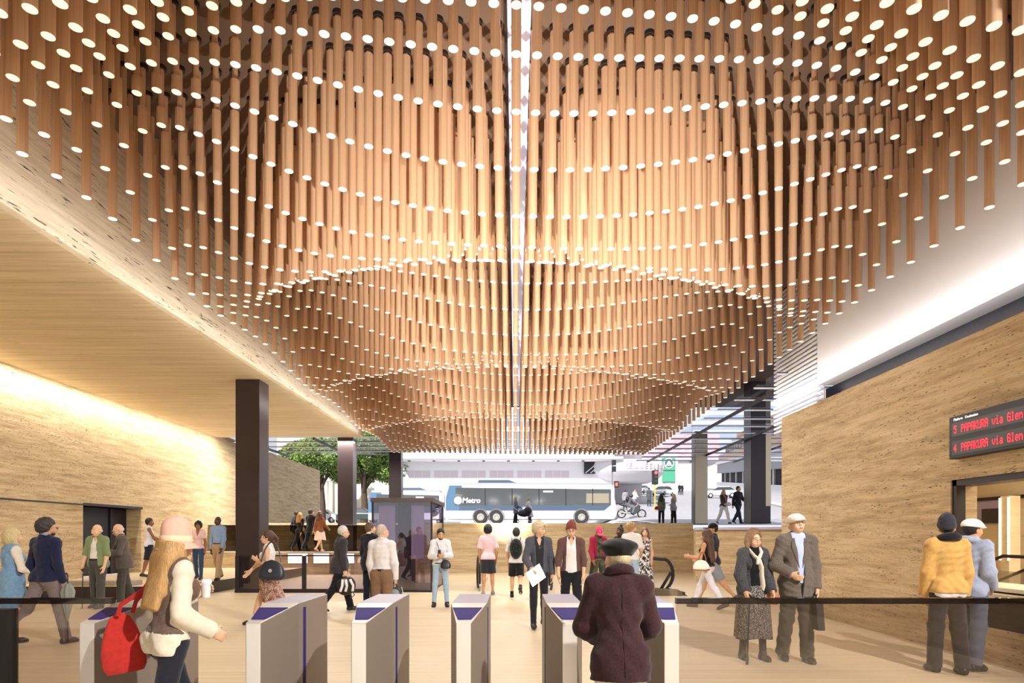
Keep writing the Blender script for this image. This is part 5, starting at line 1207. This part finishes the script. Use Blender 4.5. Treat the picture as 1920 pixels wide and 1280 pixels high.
# ---- white facade across the road
YF = 62
e = thing('building', 'long white building with glazed upper floor across the street', 'building', (0, YF, ground(0, YF))); zb = ground(0, YF)
X0, X1 = atx(752, YF), atx(1152, YF)
def Z_(py): return atz(py, YF)-zb
wm = plain('white facade', 'f4f2f4', .7); MB().box(X0, X1, 0, 8, 0, Z_(848)).build('wall', wm, e)
MB().box(X0, X1+.5, -2.2, 0, Z_(866), Z_(861)).build('awning', wm, e); MB().box(X0, X1+.5, -2.22, -2.2, Z_(866.2), Z_(864.8)).build('awning_edge', plain('edge grey', '77747c', .6), e)
for k in range(8): 
    x = X0+1+k*2.4; MB().box(x-.12, x+.12, -1.4, -1.1, Z_(867.5), Z_(866)).build('downlight', plain('fitting', '3c3a3e', .5), e)
pk = plain('pale pink glass', 'dccfd4', .3)
for k in range(6):
    a = atx(762+k*52, YF); f = MB().box(a, a+2.35, -.02, .05, Z_(895), Z_(882)).build('window', pk, e)
    for q in (.78, 1.56): MB().box(a+q-.02, a+q+.02, -.04, 0, Z_(895), Z_(882)).build('mullion', wm, f)
MB().box(X0, X1, 1.5, 9, Z_(848), Z_(842)).build('parapet', wm, e)
MB().box(atx(840, YF), X1+3, 2, 10, Z_(842), 17).build('upper_wall', wm, e)
gl = plain('blue grey glazing', '6f7f96', .15)
for row in range(3):
    for k in range(16):
        x = atx(842, YF)+k*1.05; MB().box(x, x+.8, 1.94, 2.0, Z_(842)+.3+row*2.3, Z_(842)+2.1+row*2.3).build('upper_window', gl, e)
f = MB().box(atx(1095, YF), atx(1148, YF), -.3, 0, Z_(888), Z_(864)).build('dark_opening', plain('dark opening', '202124', .5), e)
for k in (0, .5): MB().prism([(atx(1096, YF)+k, Z_(887)), (atx(1096, YF)+k+.12, Z_(887)), (atx(1126, YF)+k+.12, Z_(862)), (atx(1126, YF)+k, Z_(862))], -.36, -.31, 'y').build('diagonal_brace', wm, f)
# curved corner canopy with lettering
e = thing('corner_canopy', 'curved white corner canopy with grey lettering at the crossing', 'canopy', (11.0, 64, ground(12, 64)))
zg = ground(12, 64); zt, zm, zl = atz(866, 60)-zg, atz(881, 60)-zg, atz(899, 60)-zg
MB().lathe([(.01, zt+.3), (3.9, zt+.3), (4.0, zt), (4.0, zm), (3.5, zm-.5), (2.6, zl), (.01, zl)], 48).build('drum', plain('canopy white', 'd9d6da', .6), e, True)
MB().lathe([(.5, -.5), (.5, zl+.05)], 20, c=(-2.0, -.8, 0)).build('post', plain('post grey', 'b0abb0', .6), e, True)
for i, ch in enumerate('WELLESLEY C'):
    if ch == ' ': continue
    a = R(-100+i*7.6); o = link('letter', text_mesh(ch, .72, .03, 0, .004), plain('letter grey', 'a5a3a8', .5), e)
    o.location = (4.04*math.cos(a), 4.04*math.sin(a), zm+.2); o.rotation_euler = (PI/2, 0, a+PI/2)
MB().box(-.9, 2.5, 3, 9, 0, 20).build('tower', plain('pale tower', 'dcd8dc', .7), e)
# ---- classical building and trees on the left
e = thing('building', 'cream classical building with arched doorway behind the trees', 'building', (-19, 74, ground(-19, 74))); zb = ground(-19, 74); cw = plain('cream render', 'e9e2d2', .8)
MB().box(-9, 6.5, 0, 8, 0, 10).build('wall', cw, e); MB().box(-9.3, 6.8, -.4, 0, 4.9, 5.3).build('cornice', cw, e)
for x in (-7.2, -4.4, -1.6): f = MB().box(x, x+.9, -.04, .02, .2, 4).build('doorway', plain('dark door', '2e2c2c', .5), e)
for x in (-8, -6, -5.4, -3.2, -2.6, -.2, 2.0, 4.6): MB().lathe([(.3, 0), (.26, 4.8)], 14, c=(x, -.3, 0)).build('pilaster', cw, e, True)
MB().box(1.5, 4.9, -.9, -.3, 0, 4.2).build('porch', cw, e); MB().lathe([(1.7, 0), (1.7, .5)], 24, M=Matrix.Translation((3.2, -.45, 4.25)) @ Matrix.Rotation(PI/2, 4, 'X')).build('arch', cw, e, True); MB().box(2.6, 3.8, -.95, -.88, 0, 3.2).build('doorway', plain('dark door', '2e2c2c', .5), e)
def leafmat():
    m, nt, out = nodes('leaves'); b = N(nt, 'ShaderNodeBsdfPrincipled'); r = ramp(nt, [(.3, '3d5a26'), (.5, '6f8c3c'), (.7, 'a5b860')]); L(nt, noise(nt, coords(nt), .9, 5, .8), r.inputs[0]); L(nt, r.outputs[0], b.inputs['Base Color']); b.inputs['Roughness'].default_value = .6
    b.inputs['Transmission Weight'].default_value = 0; L(nt, b.outputs[0], out.inputs[0]); return m
LEAF = leafmat(); BARK = plain('bark', '4a3c30', .9)
def tree(label, x, y, h, cr, seed):
    rr = np.random.default_rng(seed); e = thing('street_tree', label, 'tree', (x, y, ground(x, y)))
    tr = MB(); tr.tube([(0, 0, 0), (.1, 0, h*.2), (-.05, .1, h*.42), (.15, 0, h*.6)], [.42, .32, .26, .16], 10); tr.build('trunk', BARK, e, True)
    for k in range(5):
        a = k*1.3+seed; q = MB().tube([(0, 0, h*(.3+.04*k)), (cr*.35*math.cos(a), cr*.3*math.sin(a), h*(.5+.04*k)), (cr*.7*math.cos(a), cr*.6*math.sin(a), h*(.6+.06*k))], [.17, .11, .05], 7); q.build('branch', BARK, e, True)
    cl = [(0, 0, h*.72, cr*.75)]+[(cr*.75*math.cos(a), cr*.7*math.sin(a), h*(.56+.3*rr.random()), cr*(.35+.25*rr.random())) for a in rr.random(13)*6.28]
    vs = []; fs = []
    for (cx, cy, cz, cr_) in cl:
        m = int(1050*cr_); d = rr.normal(size=(m, 3)); d /= np.linalg.norm(d, axis=1)[:, None]; rad = cr_*(.72+.32*rr.random(m))
        for i in range(m):
            c = np.array((cx, cy, cz))+d[i]*rad[i]*np.array((1, 1, .72)); a = rr.normal(size=3); a /= np.linalg.norm(a); b_ = np.cross(a, d[i]+rr.normal(size=3)*.6); b_ /= np.linalg.norm(b_)+1e-6; s_ = .09+.09*rr.random(); o_ = len(vs)
            vs += [tuple(c-a*s_), tuple(c+b_*s_*.6), tuple(c+a*s_), tuple(c-b_*s_*.6)]; fs.append((o_, o_+1, o_+2, o_+3))
    MB().add(vs, fs).build('foliage', LEAF, e, fix=False)
tree('leafy street tree between the two left columns', atx(612, 64)-.5, 64, 9.2, 3.6, 3); tree('broad leafy street tree right of the left column behind the cars', atx(682, 63), 63, 9.6, 4.0, 5)
# ---- cars
def car(label, x, y, yaw, col, van=False):
    e = thing('car', label, 'car', (x, y, ground(x, y)+.0), R(yaw)); m = plain('car '+col, col, .25, .0, coat=.6); g = plain('car glass', '2c3338', .1)
    prof = [(-2.15, .35), (2.1, .35), (2.2, .6), (2.1, .82), (1.1, .98), (-1.55, 1.0), (-2.15, .92)]
    MB().prism(prof, -.87, .87, 'y').build('body', m, e, bevel=.09, seg=3)
    cab = MB(); b0 = [(1.15, .96), (-1.75, .96)]; t0 = [(.3, 1.46), (-1.1, 1.46)]
    vs = [(1.2, -.8, .95), (1.2, .8, .95), (-1.8, .8, .95), (-1.8, -.8, .95), (.35, -.62, 1.44), (.35, .62, 1.44), (-1.1, .62, 1.44), (-1.1, -.62, 1.44)]
    cab.add(vs, [(0, 1, 2, 3), (4, 7, 6, 5), (0, 4, 5, 1), (1, 5, 6, 2), (2, 6, 7, 3), (3, 7, 4, 0)]); cab.build('glasshouse', g, e, bevel=.05)
    MB().box(-1.12, .36, -.63, .63, 1.42, 1.47).build('roof', m, e, bevel=.03)
    for sx in (1.35, -1.35):
        for sy in (-.8, .8): wheel(e, sx, sy, .32, .32, .2)
    for sy in (-.6, .6): MB().ball((2.14, sy, .68), (.08, .2, .08), 10).build('headlight', plain('lamp', 'f2f2ee', .1), e, True)
    return e
car('white car parked at the left beside the landing people', atx(606, 66), 66, -12, 'f0f0f2'); car('dark green car parked under the tree with a white roof load', atx(676, 60), 60, 0, '2c3a34')
car('white car waiting beyond the traffic light', atx(1243, 92), 92, -128, 'f2f2f4'); car('white taxi driving past behind the crossing couple', atx(1352, 84), 84, 165, 'f4f4f6'); car('silver car far up the hill left of the traffic light', atx(1203, 104), 104, -120, 'c9cacf')
# ---- traffic light
x, y = atx(1228, 50), 50; e = thing('traffic_light', 'traffic light showing red on a yellow pole', 'traffic light', (x, y, ground(x, y)))
yl = plain('yellow pole', 'c9a838', .5); hh = atz(896, 50)-ground(x, y); MB().tube([(0, 0, 0), (0, 0, hh-.5)], .055, 10).build('pole', yl, e, True)
MB().box(-.24, .24, -.14, .14, hh-.5, hh+.62).build('housing', M['black'], e, bevel=.03)
for k, (c, s_) in enumerate((('ff3a4a', 2.5), ('3a2c10', 0), ('10301a', 0))): MB().lathe([(.12, 0), (.12, .04)], 18, M=Matrix.Translation((.05, -.14, hh+.42-k*.34)) @ Matrix.Rotation(PI/2, 4, 'X')).build('lamp', emit('signal '+c, c, s_), e)
x, y = atx(1148, 52), 52; e = thing('pedestrian_signal', 'dark signal cluster with small red man at the end of the bus', 'traffic light', (x, y, ground(x, y))); z = lambda py: atz(py, 52)-ground(x, y)
MB().tube([(0, 0, 0), (0, 0, z(862))], .06, 10).build('pole', plain('grey pole', '77757a', .5), e, True)
for a, b_ in ((872, 862), (884, 874)): MB().box(-.05, .3, -.15, .1, z(a), z(b_)).build('housing', M['black'], e, bevel=.02)
f = MB().box(.15, .5, -.15, .05, z(914), z(902)).build('crossing_box', M['black'], e); MB().box(.24, .42, -.16, -.15, z(911), z(905)).build('red_man', emit('red man', 'ff4a3a', 2), f)
# ---- buildings up the hill on the right
def hill(s, h, d=0): X = 12.6+.224*s+d; return V(X, s, ground(12, s)+h)
def band(name, y0, y1, h0, h1, d0, d1, mat, parent):
    mb = MB(); vs = [hill(s, h, d) for s in (y0, y1) for h in (h0, h1) for d in (d0, d1)]
    c = parent.location if parent else V(0, 0, 0); mb.add([v-c for v in vs], [(0, 1, 3, 2), (4, 6, 7, 5), (0, 4, 5, 1), (2, 3, 7, 6), (0, 2, 6, 4), (1, 5, 7, 3)]); return mb.build(name, mat, parent)
e = thing('parking_building', 'grey parking building under construction with brown hoardings stepping up the hill', 'building', hill(60, 0)); cg = plain('concrete grey', '9a9aa0', .8); bh = plain('brown hoarding', 'b08a6c', .8); dk = plain('dark interior', '17171a', .9); cl = plain('pale beam', 'cfcbd0', .6)
band('dark_level', 48, 124, 1.9, 3.6, .3, 6, dk, e); band('grey_panel', 48, 124, 3.6, 5.3, -.6, 6, cg, e); band('pale_beam', 48, 124, 5.3, 5.75, -.9, 6, cl, e); band('brown_hoarding', 48, 122, 5.75, 7.0, -.5, 6, bh, e); band('dark_level', 48, 118, 7.0, 8.2, .4, 6, dk, e); band('pale_beam', 48, 118, 8.2, 8.6, -.2, 6, cl, e); band('upper_hoarding', 48, 100, 8.6, 9.6, .2, 6, bh, e); band('roof_deck', 48, 118, 9.6, 10.0, 1.5, 6, cl, e)
for k in range(9): s_ = 52+k*8; band('column', s_, s_+.8, 1.9, 3.6, .1, .6, cl, e)
for k in range(20): s_ = 50+k*3.3; band('railing_post', s_, s_+.25, 7.0, 8.2, .1, .35, cl, e)
e = thing('site_fence', 'pale site fence along the foot of the parking building', 'fence', hill(60, 0)); band('panel', 46, 130, 0, 1.9, -.2, 0, plain('fence white', 'd8d5d8', .7), e); band('kerb', 46, 130, 0, .12, -1.2, -.2, plain('kerb', 'c2c0c2', .8), e)
x, y = atx(1305, 130), 140
e = thing('building', 'tall building with pink upper storeys and white letters behind the right columns', 'building', (x, y, ground(12, y))); zg = ground(12, y)
pk2 = plain('rose cladding', 'c9a4ac', .4); MB().box(-10, 4, 0, 12, 0, atz(862, y)-zg).build('lower_wall', plain('pale wall', 'd6d0d4', .7), e); MB().box(-10.3, 8, -.4, 12, atz(862, y)-zg, atz(815, y)-zg).build('rose_storey', pk2, e); MB().box(-10.6, 9, -.8, 12, atz(864, y)-zg, atz(860, y)-zg).build('cornice', plain('pale wall', 'd6d0d4', .7), e)
for ch, px in (('S', 1276), ('K', 1291)): o = link('letter', text_mesh(ch, 1.5, .08, 0, .02), emit('white letter', 'ffffff', .5), e); o.rotation_euler = (PI/2, 0, 0); o.location = (atx(px, y)-x, -.5, atz(851, y)-zg)
x2 = atx(1254, 118); e = thing('shop_sign', 'tall green shop sign with round emblem on the hill', 'sign', (x2, 118, ground(12, 118))); z = lambda py: atz(py, 118)-ground(12, 118); gr = plain('sign green', '3f8f72', .5)
hw = 12*118/FPX; MB().box(-hw, hw, 0, .4, z(881), z(858)).build('green_panel', gr, e); MB().box(-hw, hw, 0, .4, z(903), z(883)).build('green_panel', gr, e); MB().box(-hw*1.7, hw*1.5, .4, 6, 0, z(850)).build('wall', plain('pale wall', 'd6d0d4', .7), e)
Mx = Matrix.Translation((.0, 0, z(868))) @ Matrix.Rotation(PI/2, 4, 'X'); ee = MB().lathe([(.95, 0), (.95, .06)], 30, M=Mx).build('white_ring', BW, e); MB().lathe([(.8, .05), (.8, .1)], 30, M=Mx).build('dark_disc', plain('disc', '31584e', .5), ee)
MB().prism([(-.45, z(868)-.2), (.45, z(868)-.2), (0, z(868)+.6)], -.16, -.11, 'y').build('peak_mark', BW, ee); MB().box(-.6, .6, -.16, -.11, z(868)-.5, z(868)-.3).build('white_bar', BW, ee)
MB().box(-.5, .5, .2, .35, 0, z(903)).build('post', cg, e)
e = thing('building', 'pale distant building at the top of the hill left of the traffic light', 'building', (atx(1188, 150), 150, ground(12, 150))); MB().box(-4.5, 3.2, 0, 8, -2, 6).build('wall', plain('pale wall', 'd6d0d4', .7), e)
for k in range(5):
    for q in range(3): MB().box(-4+k*1.4, -3.2+k*1.4, -.04, .02, .8+q*1.7, 2+q*1.7).build('window', gl, e)
e = thing('building', 'hazy office tower rising behind the parking building', 'building', (62, 170, ground(12, 130))); MB().box(-14, 14, 0, 20, 0, 34).build('wall', plain('tower blue', 'b4bac8', .4), e)
for k in range(9): MB().box(-14, 14, -.1, .02, 12+k*2.5, 13.3+k*2.5).build('window_band', plain('tower glass', '8e9cb4', .2), e)
# ---- street people
def sp(label, px, Y, H, yaw, top, leg, hair_, sk=LT, pose=STAND, sex='m', hem=.46, hs='short', dz=0, **k):
    x = atx(px, Y); p = Person(label, x, Y, ground(x, Y)+.02+dz, H, yaw, sk, pose, sex, res=.022 if Y < 45 else .03, face=False, **k); p.trousers(fabric(leg), .02, loose=.004); p.top(fabric(top), 'jacket', .022, 1, hem); p.hair(hair_, hs, .016, .2); p.shoes(SHOE); return p
sp('grey haired woman in a blue grey coat pushing a pram by the bus', 967, 38.5, 1.66, 92, '6f7687', '22242c', 'cbb394', sex='w', hem=.36, pose=dict(L=(6, 4, 0), R=(-6, 6, 4), aL=(20, 9, 46, 0), aR=(20, 9, 46, 0)))
sp('person in a long pale printed coat bending over the pram', 993, 38.8, 1.62, -60, 'ded9d4', '3a3a40', 'c9a878', sex='w', hem=.22, lean=14)
P0 = V(atx(981, 38.2), 38.2, ground(0, 38.2)+.02); e = thing('pram', 'black pram between the two women in front of the bus', 'pram', P0)
for sx in (-.38, .42):
    for sy in (-.22, .22): MB().lathe([(.09, -.02), (.13, -.02), (.13, .02), (.09, .02), (.09, -.02)], 18, close=False, M=Matrix.Translation((sx, sy, .13)) @ Matrix.Rotation(PI/2, 4, 'X')).build('wheel', RB, e, True)
MB().tube([(-.38, 0, .13), (.1, 0, .5), (-.62, 0, 1.0)], .02, 6).build('frame', M['steel'], e); MB().tube([(.42, 0, .13), (-.1, 0, .55)], .02, 6).build('frame', M['steel'], e)
bm_ = MB(); bm_.ball((.05, 0, .62), (.42, .24, .22), 14); bm_.build('carrycot', LEA, e, True); bm_ = MB(); bm_.ball((.28, 0, .78), (.25, .25, .25), 14); bm_.build('hood', LEA, e, True)
sp('dark haired woman in an olive jacket standing on the street with a red bag', 1240, 34.6, 1.66, 150, '6a6f5c', '1d1d22', '1a1412', sex='w', hs='long', hem=.42)
p = sp('blond woman in a lilac grey jacket facing her friend on the street', 1263, 34.9, 1.66, -140, 'a79eaa', '1d1d22', 'e0c088', sex='w', hs='long', hem=.42, pose=dict(L=(3, 3, 0), R=(-2, 2, 0), aL=(2, 9, 12, 3), aR=(24, 9, 60, 0)))
x = atx(1236, 34.4); o = bag_mb((0, 0, 0), .28, .2, .14).build('red_handbag', plain('red leather', 'a3202c', .4), None, True); o.location = (x-.14, 34.35, ground(x, 34.4)+.78); tag(o, 'red handbag at the hip of the olive jacketed woman', 'handbag')
p = sp('blond woman in white trousers crossing beside the man in sunglasses', 1357, 29.6, 1.68, 14, '4a4548', 'f4f1f2', 'e2bf92', sex='w', hs='long', pose=WALK, hem=.5); MB().tube([p.tor(-.07, -.10, .83), p.tor(0, -.15, .76), p.tor(.03, -.16, .62)], .035, 8).build('patterned_scarf', fabric('c08088', '8a3c48', 30), p.o, True)
bb = bag_mb((0, 0, 0), .3, .18, .12).build('white_clutch', WHT, None, True); bb.location = (atx(1364, 29.4), 29.3, ground(11, 29.4)+.86); tag(bb, 'white bag in front of the blond woman crossing', 'handbag')
p = sp('man in a dark jacket, sunglasses and jeans crossing the street', 1384, 29.5, 1.84, 24, '2c2a30', '2c3648', '2a1c16', pose=WALK2, hem=.5); p.glasses('101010', True)
sp('pedestrian in a long dark coat far along the pavement', 1217, 59, 1.76, 170, '4a4a50', '2c2c30', '2a2018', hem=.3); sp('pedestrian in grey walking behind the motorcyclist', 1172, 52, 1.74, 170, '8a8890', '50505a', '3a3028', pose=WALK); sp('pedestrian in pale pink among the crowd by the crossing', 1190, 56, 1.7, 20, 'd8c4c8', '8a8088', '5a4030', sex='w', pose=WALK2)
sp('tiny figure in black on the far pavement, left of two', 1274, 100, 1.76, 0, '1c1c20', '1c1c20', '1c1410'); sp('tiny figure in black on the far pavement, right of two', 1279, 100, 1.7, 0, '26262c', '1c1c20', '1c1410')
# motorcycle and rider (facing right)
x, y = atx(1184, 43), 43; z = ground(x, y)+.02; e = thing('motorcycle', 'dark grey sports motorcycle with a rider at the crossing', 'motorcycle', (x, y, z)); GM = plain('gunmetal', '4a4a50', .35, .4)
for sx in (-.68, .70):
    o = MB().lathe([(.23, -.05), (.29, -.06), (.315, -.03), (.315, .03), (.29, .06), (.23, .05), (.23, -.05)], 30, close=False, M=Matrix.Translation((sx, 0, .315)) @ Matrix.Rotation(PI/2, 4, 'X')).build('wheel', RB, e, True)
    a = MB()
    for k in range(5): t = k*2*PI/5; a.tube([(sx, 0, .315), (sx+.25*math.cos(t), 0, .315+.25*math.sin(t))], .018, 5)
    a.build('spokes', HUB, o)
MB().tube([(.70, 0, .315), (.5, 0, .78), (.42, 0, .98)], .03, 8).build('fork', HUB, e); MB().tube([(.42, -.3, 1.0), (.42, .3, 1.0)], .018, 6).build('handlebar', M['black'], e)
MB().prism([(-.25, .3), (.25, .28), (.55, .55), (.6, .85), (.42, .95), (.2, .82), (-.1, .75), (-.3, .55)], -.16, .16, 'y').build('fairing', GM, e, bevel=.04); t = MB(); t.ball((.12, 0, .86), (.3, .15, .13), 14); t.build('tank', GM, e, True)
MB().prism([(-.15, .74), (-.15, .84), (-.6, .93), (-.92, 1.02), (-.85, .92), (-.5, .8)], -.11, .11, 'y').build('seat', M['black'], e, bevel=.02); MB().tube([(-.1, -.15, .35), (-.5, -.18, .38), (-.85, -.2, .5)], .055, 10).build('exhaust', HUB, e, True); MB().tube([(-.68, 0, .315), (-.15, 0, .42)], .04, 8).build('swingarm', M['black'], e)
p = Person('motorcyclist in grey leathers with a dark helmet and backpack riding right', x-.22, y, z-.0, 1.76, 90, LT, dict(L=(74, 92, 30, 14), R=(74, 92, 30, 14), aL=(30, 12, 26, 0), aR=(30, 12, 26, 0)), res=.022, lean=22, face=False, head=(0, -16, 0))
p.o.location.z = z+.88-p.hipz; p.loc = p.o.location.copy(); p.trousers(fabric('6a6a72'), .016, loose=.006, waist=.64); p.top(fabric('5a5860'), 'leather_jacket', .022, 1, .5); p.shoes(SHOE, .3)
hm = MB(); hm.ball((0, .0, .08), (.125, .145, .135), 16, p.MH); hm.build('helmet', plain('helmet', '2c2c30', .25), p.o, True)
bb = MB(); bb.ball(p.tor(0, .2, .72), (.16, .13, .22), 14); p.thingat('backpack', 'black backpack on the motorcyclist', 'backpack', [('body', bb, LEA, True), ('strap', bar([p.tor(.12, .1, .8), p.tor(.13, -.02, .82), p.tor(.12, -.13, .74)], .02), LEA, True)])
# ================================================================ light and camera
sc = bpy.context.scene
w = bpy.data.worlds.new('sky'); sc.world = w; w.use_nodes = True
bg = w.node_tree.nodes['Background']; bg.inputs[0].default_value = (.86, .92, 1.0, 1); bg.inputs[1].default_value = .72
def lamp(kind, name, loc, rot, energy, col=(1, .93, .82), **kw):
    l = bpy.data.lights.new(name, kind); l.energy = energy; l.color = col
    for k, v in kw.items(): setattr(l, k, v)
    o = bpy.data.objects.new(name, l); C.objects.link(o); o.location = loc; o.rotation_euler = rot; return o
def aim(o, tgt): o.rotation_euler = (Vector(tgt)-o.location).to_track_quat('-Z', 'Y').to_euler()
# sun on the street and the facade across it
s = lamp('SUN', 'sun', (0, 0, 30), (0, 0, 0), 5.4, (1, .96, .9), angle=R(1)); aim(s, (0+8, 0+22, 30-16))
# concealed strip in the joint of left wall and soffit
cv = lamp('AREA', 'cove_strip', (-12.15, 10, 5.6), (0, 0, 0), 600, (1, .94, .84), shape='RECTANGLE', size=.1, size_y=34); cv.rotation_euler = (0, R(-60), 0)
cv.rotation_euler = (0, R(25), 0)
# unseen spots added at floor level to brighten the hanging tubes
for (x, y, e, tx, ty) in ((-1.5, 6.3, 3000, -1, 10.5), (1.9, 6.3, 3000, 1.5, 10.5), (-.4, 11.9, 2600, 0, 16.5), (-.5, 17.8, 2600, 0, 22), (-.5, 23.5, 2200, 0, 28)):
    o = lamp('SPOT', 'uplight_fill', (x, y, .05), (0, 0, 0), e, (1, .95, .86), spot_size=R(66), spot_blend=.8, shadow_soft_size=.1); aim(o, (tx, ty, 6.6))
for (x, y) in ((-2.6, 10.4), (2.8, 10.4), (-2.6, 16.4), (2.8, 16.4), (0, 22.4)):  # unseen discs added under the tubes to brighten the floor
    o = lamp('AREA', 'floor_fill', (x, y, 5.7), (0, 0, 0), (60 if y < 12 else 190), (1, .97, .92), shape='DISK', size=1.2)
key = lamp('SPOT', 'ceiling_spot', (5.6, -1.5, 7.4), (0, 0, 0), 5000, (1, .97, .93), spot_size=R(75), spot_blend=.6, shadow_soft_size=.12); aim(key, (-1.0, 7.5, 0))
for (x, z_, rx, e) in ((-5.95, 5.55, R(-115), 130), (6.75, 4.95, R(110), 210)):  # unseen strips added to brighten the fascia and the bulkhead
    o = lamp('AREA', 'wash_fill', (x, 9, z_), (0, rx*-1, 0), e, (1, .96, .9), shape='RECTANGLE', size=.12, size_y=34)
ld = lamp('AREA', 'landing_fill', (-8.5, 27, 5.6), (0, 0, 0), 650, (1, .95, .87), shape='RECTANGLE', size=6, size_y=1)  # unseen lamp added to lift the dark landing wall
of = lamp('AREA', 'office_light', (7.8, 7, 2.95), (0, 0, 0), 160, (1, .9, .74), shape='RECTANGLE', size=2, size_y=6)
cam = bpy.data.cameras.new('camera'); co = bpy.data.objects.new('camera', cam); C.objects.link(co)
co.location = (0, 0, EYE); co.rotation_euler = (PI/2, 0, 0)
cam.sensor_width = 36; cam.lens = 36*FPX/1920; cam.shift_y = (VY-640)/1920; cam.shift_x = (960-VX)/1920; cam.clip_end = 500
sc.camera = co
sc.view_settings.view_transform = 'Standard'; sc.view_settings.look = 'None'; sc.view_settings.gamma = 1; sc.view_settings.use_curve_mapping = False
sc.view_settings.exposure = 0.55
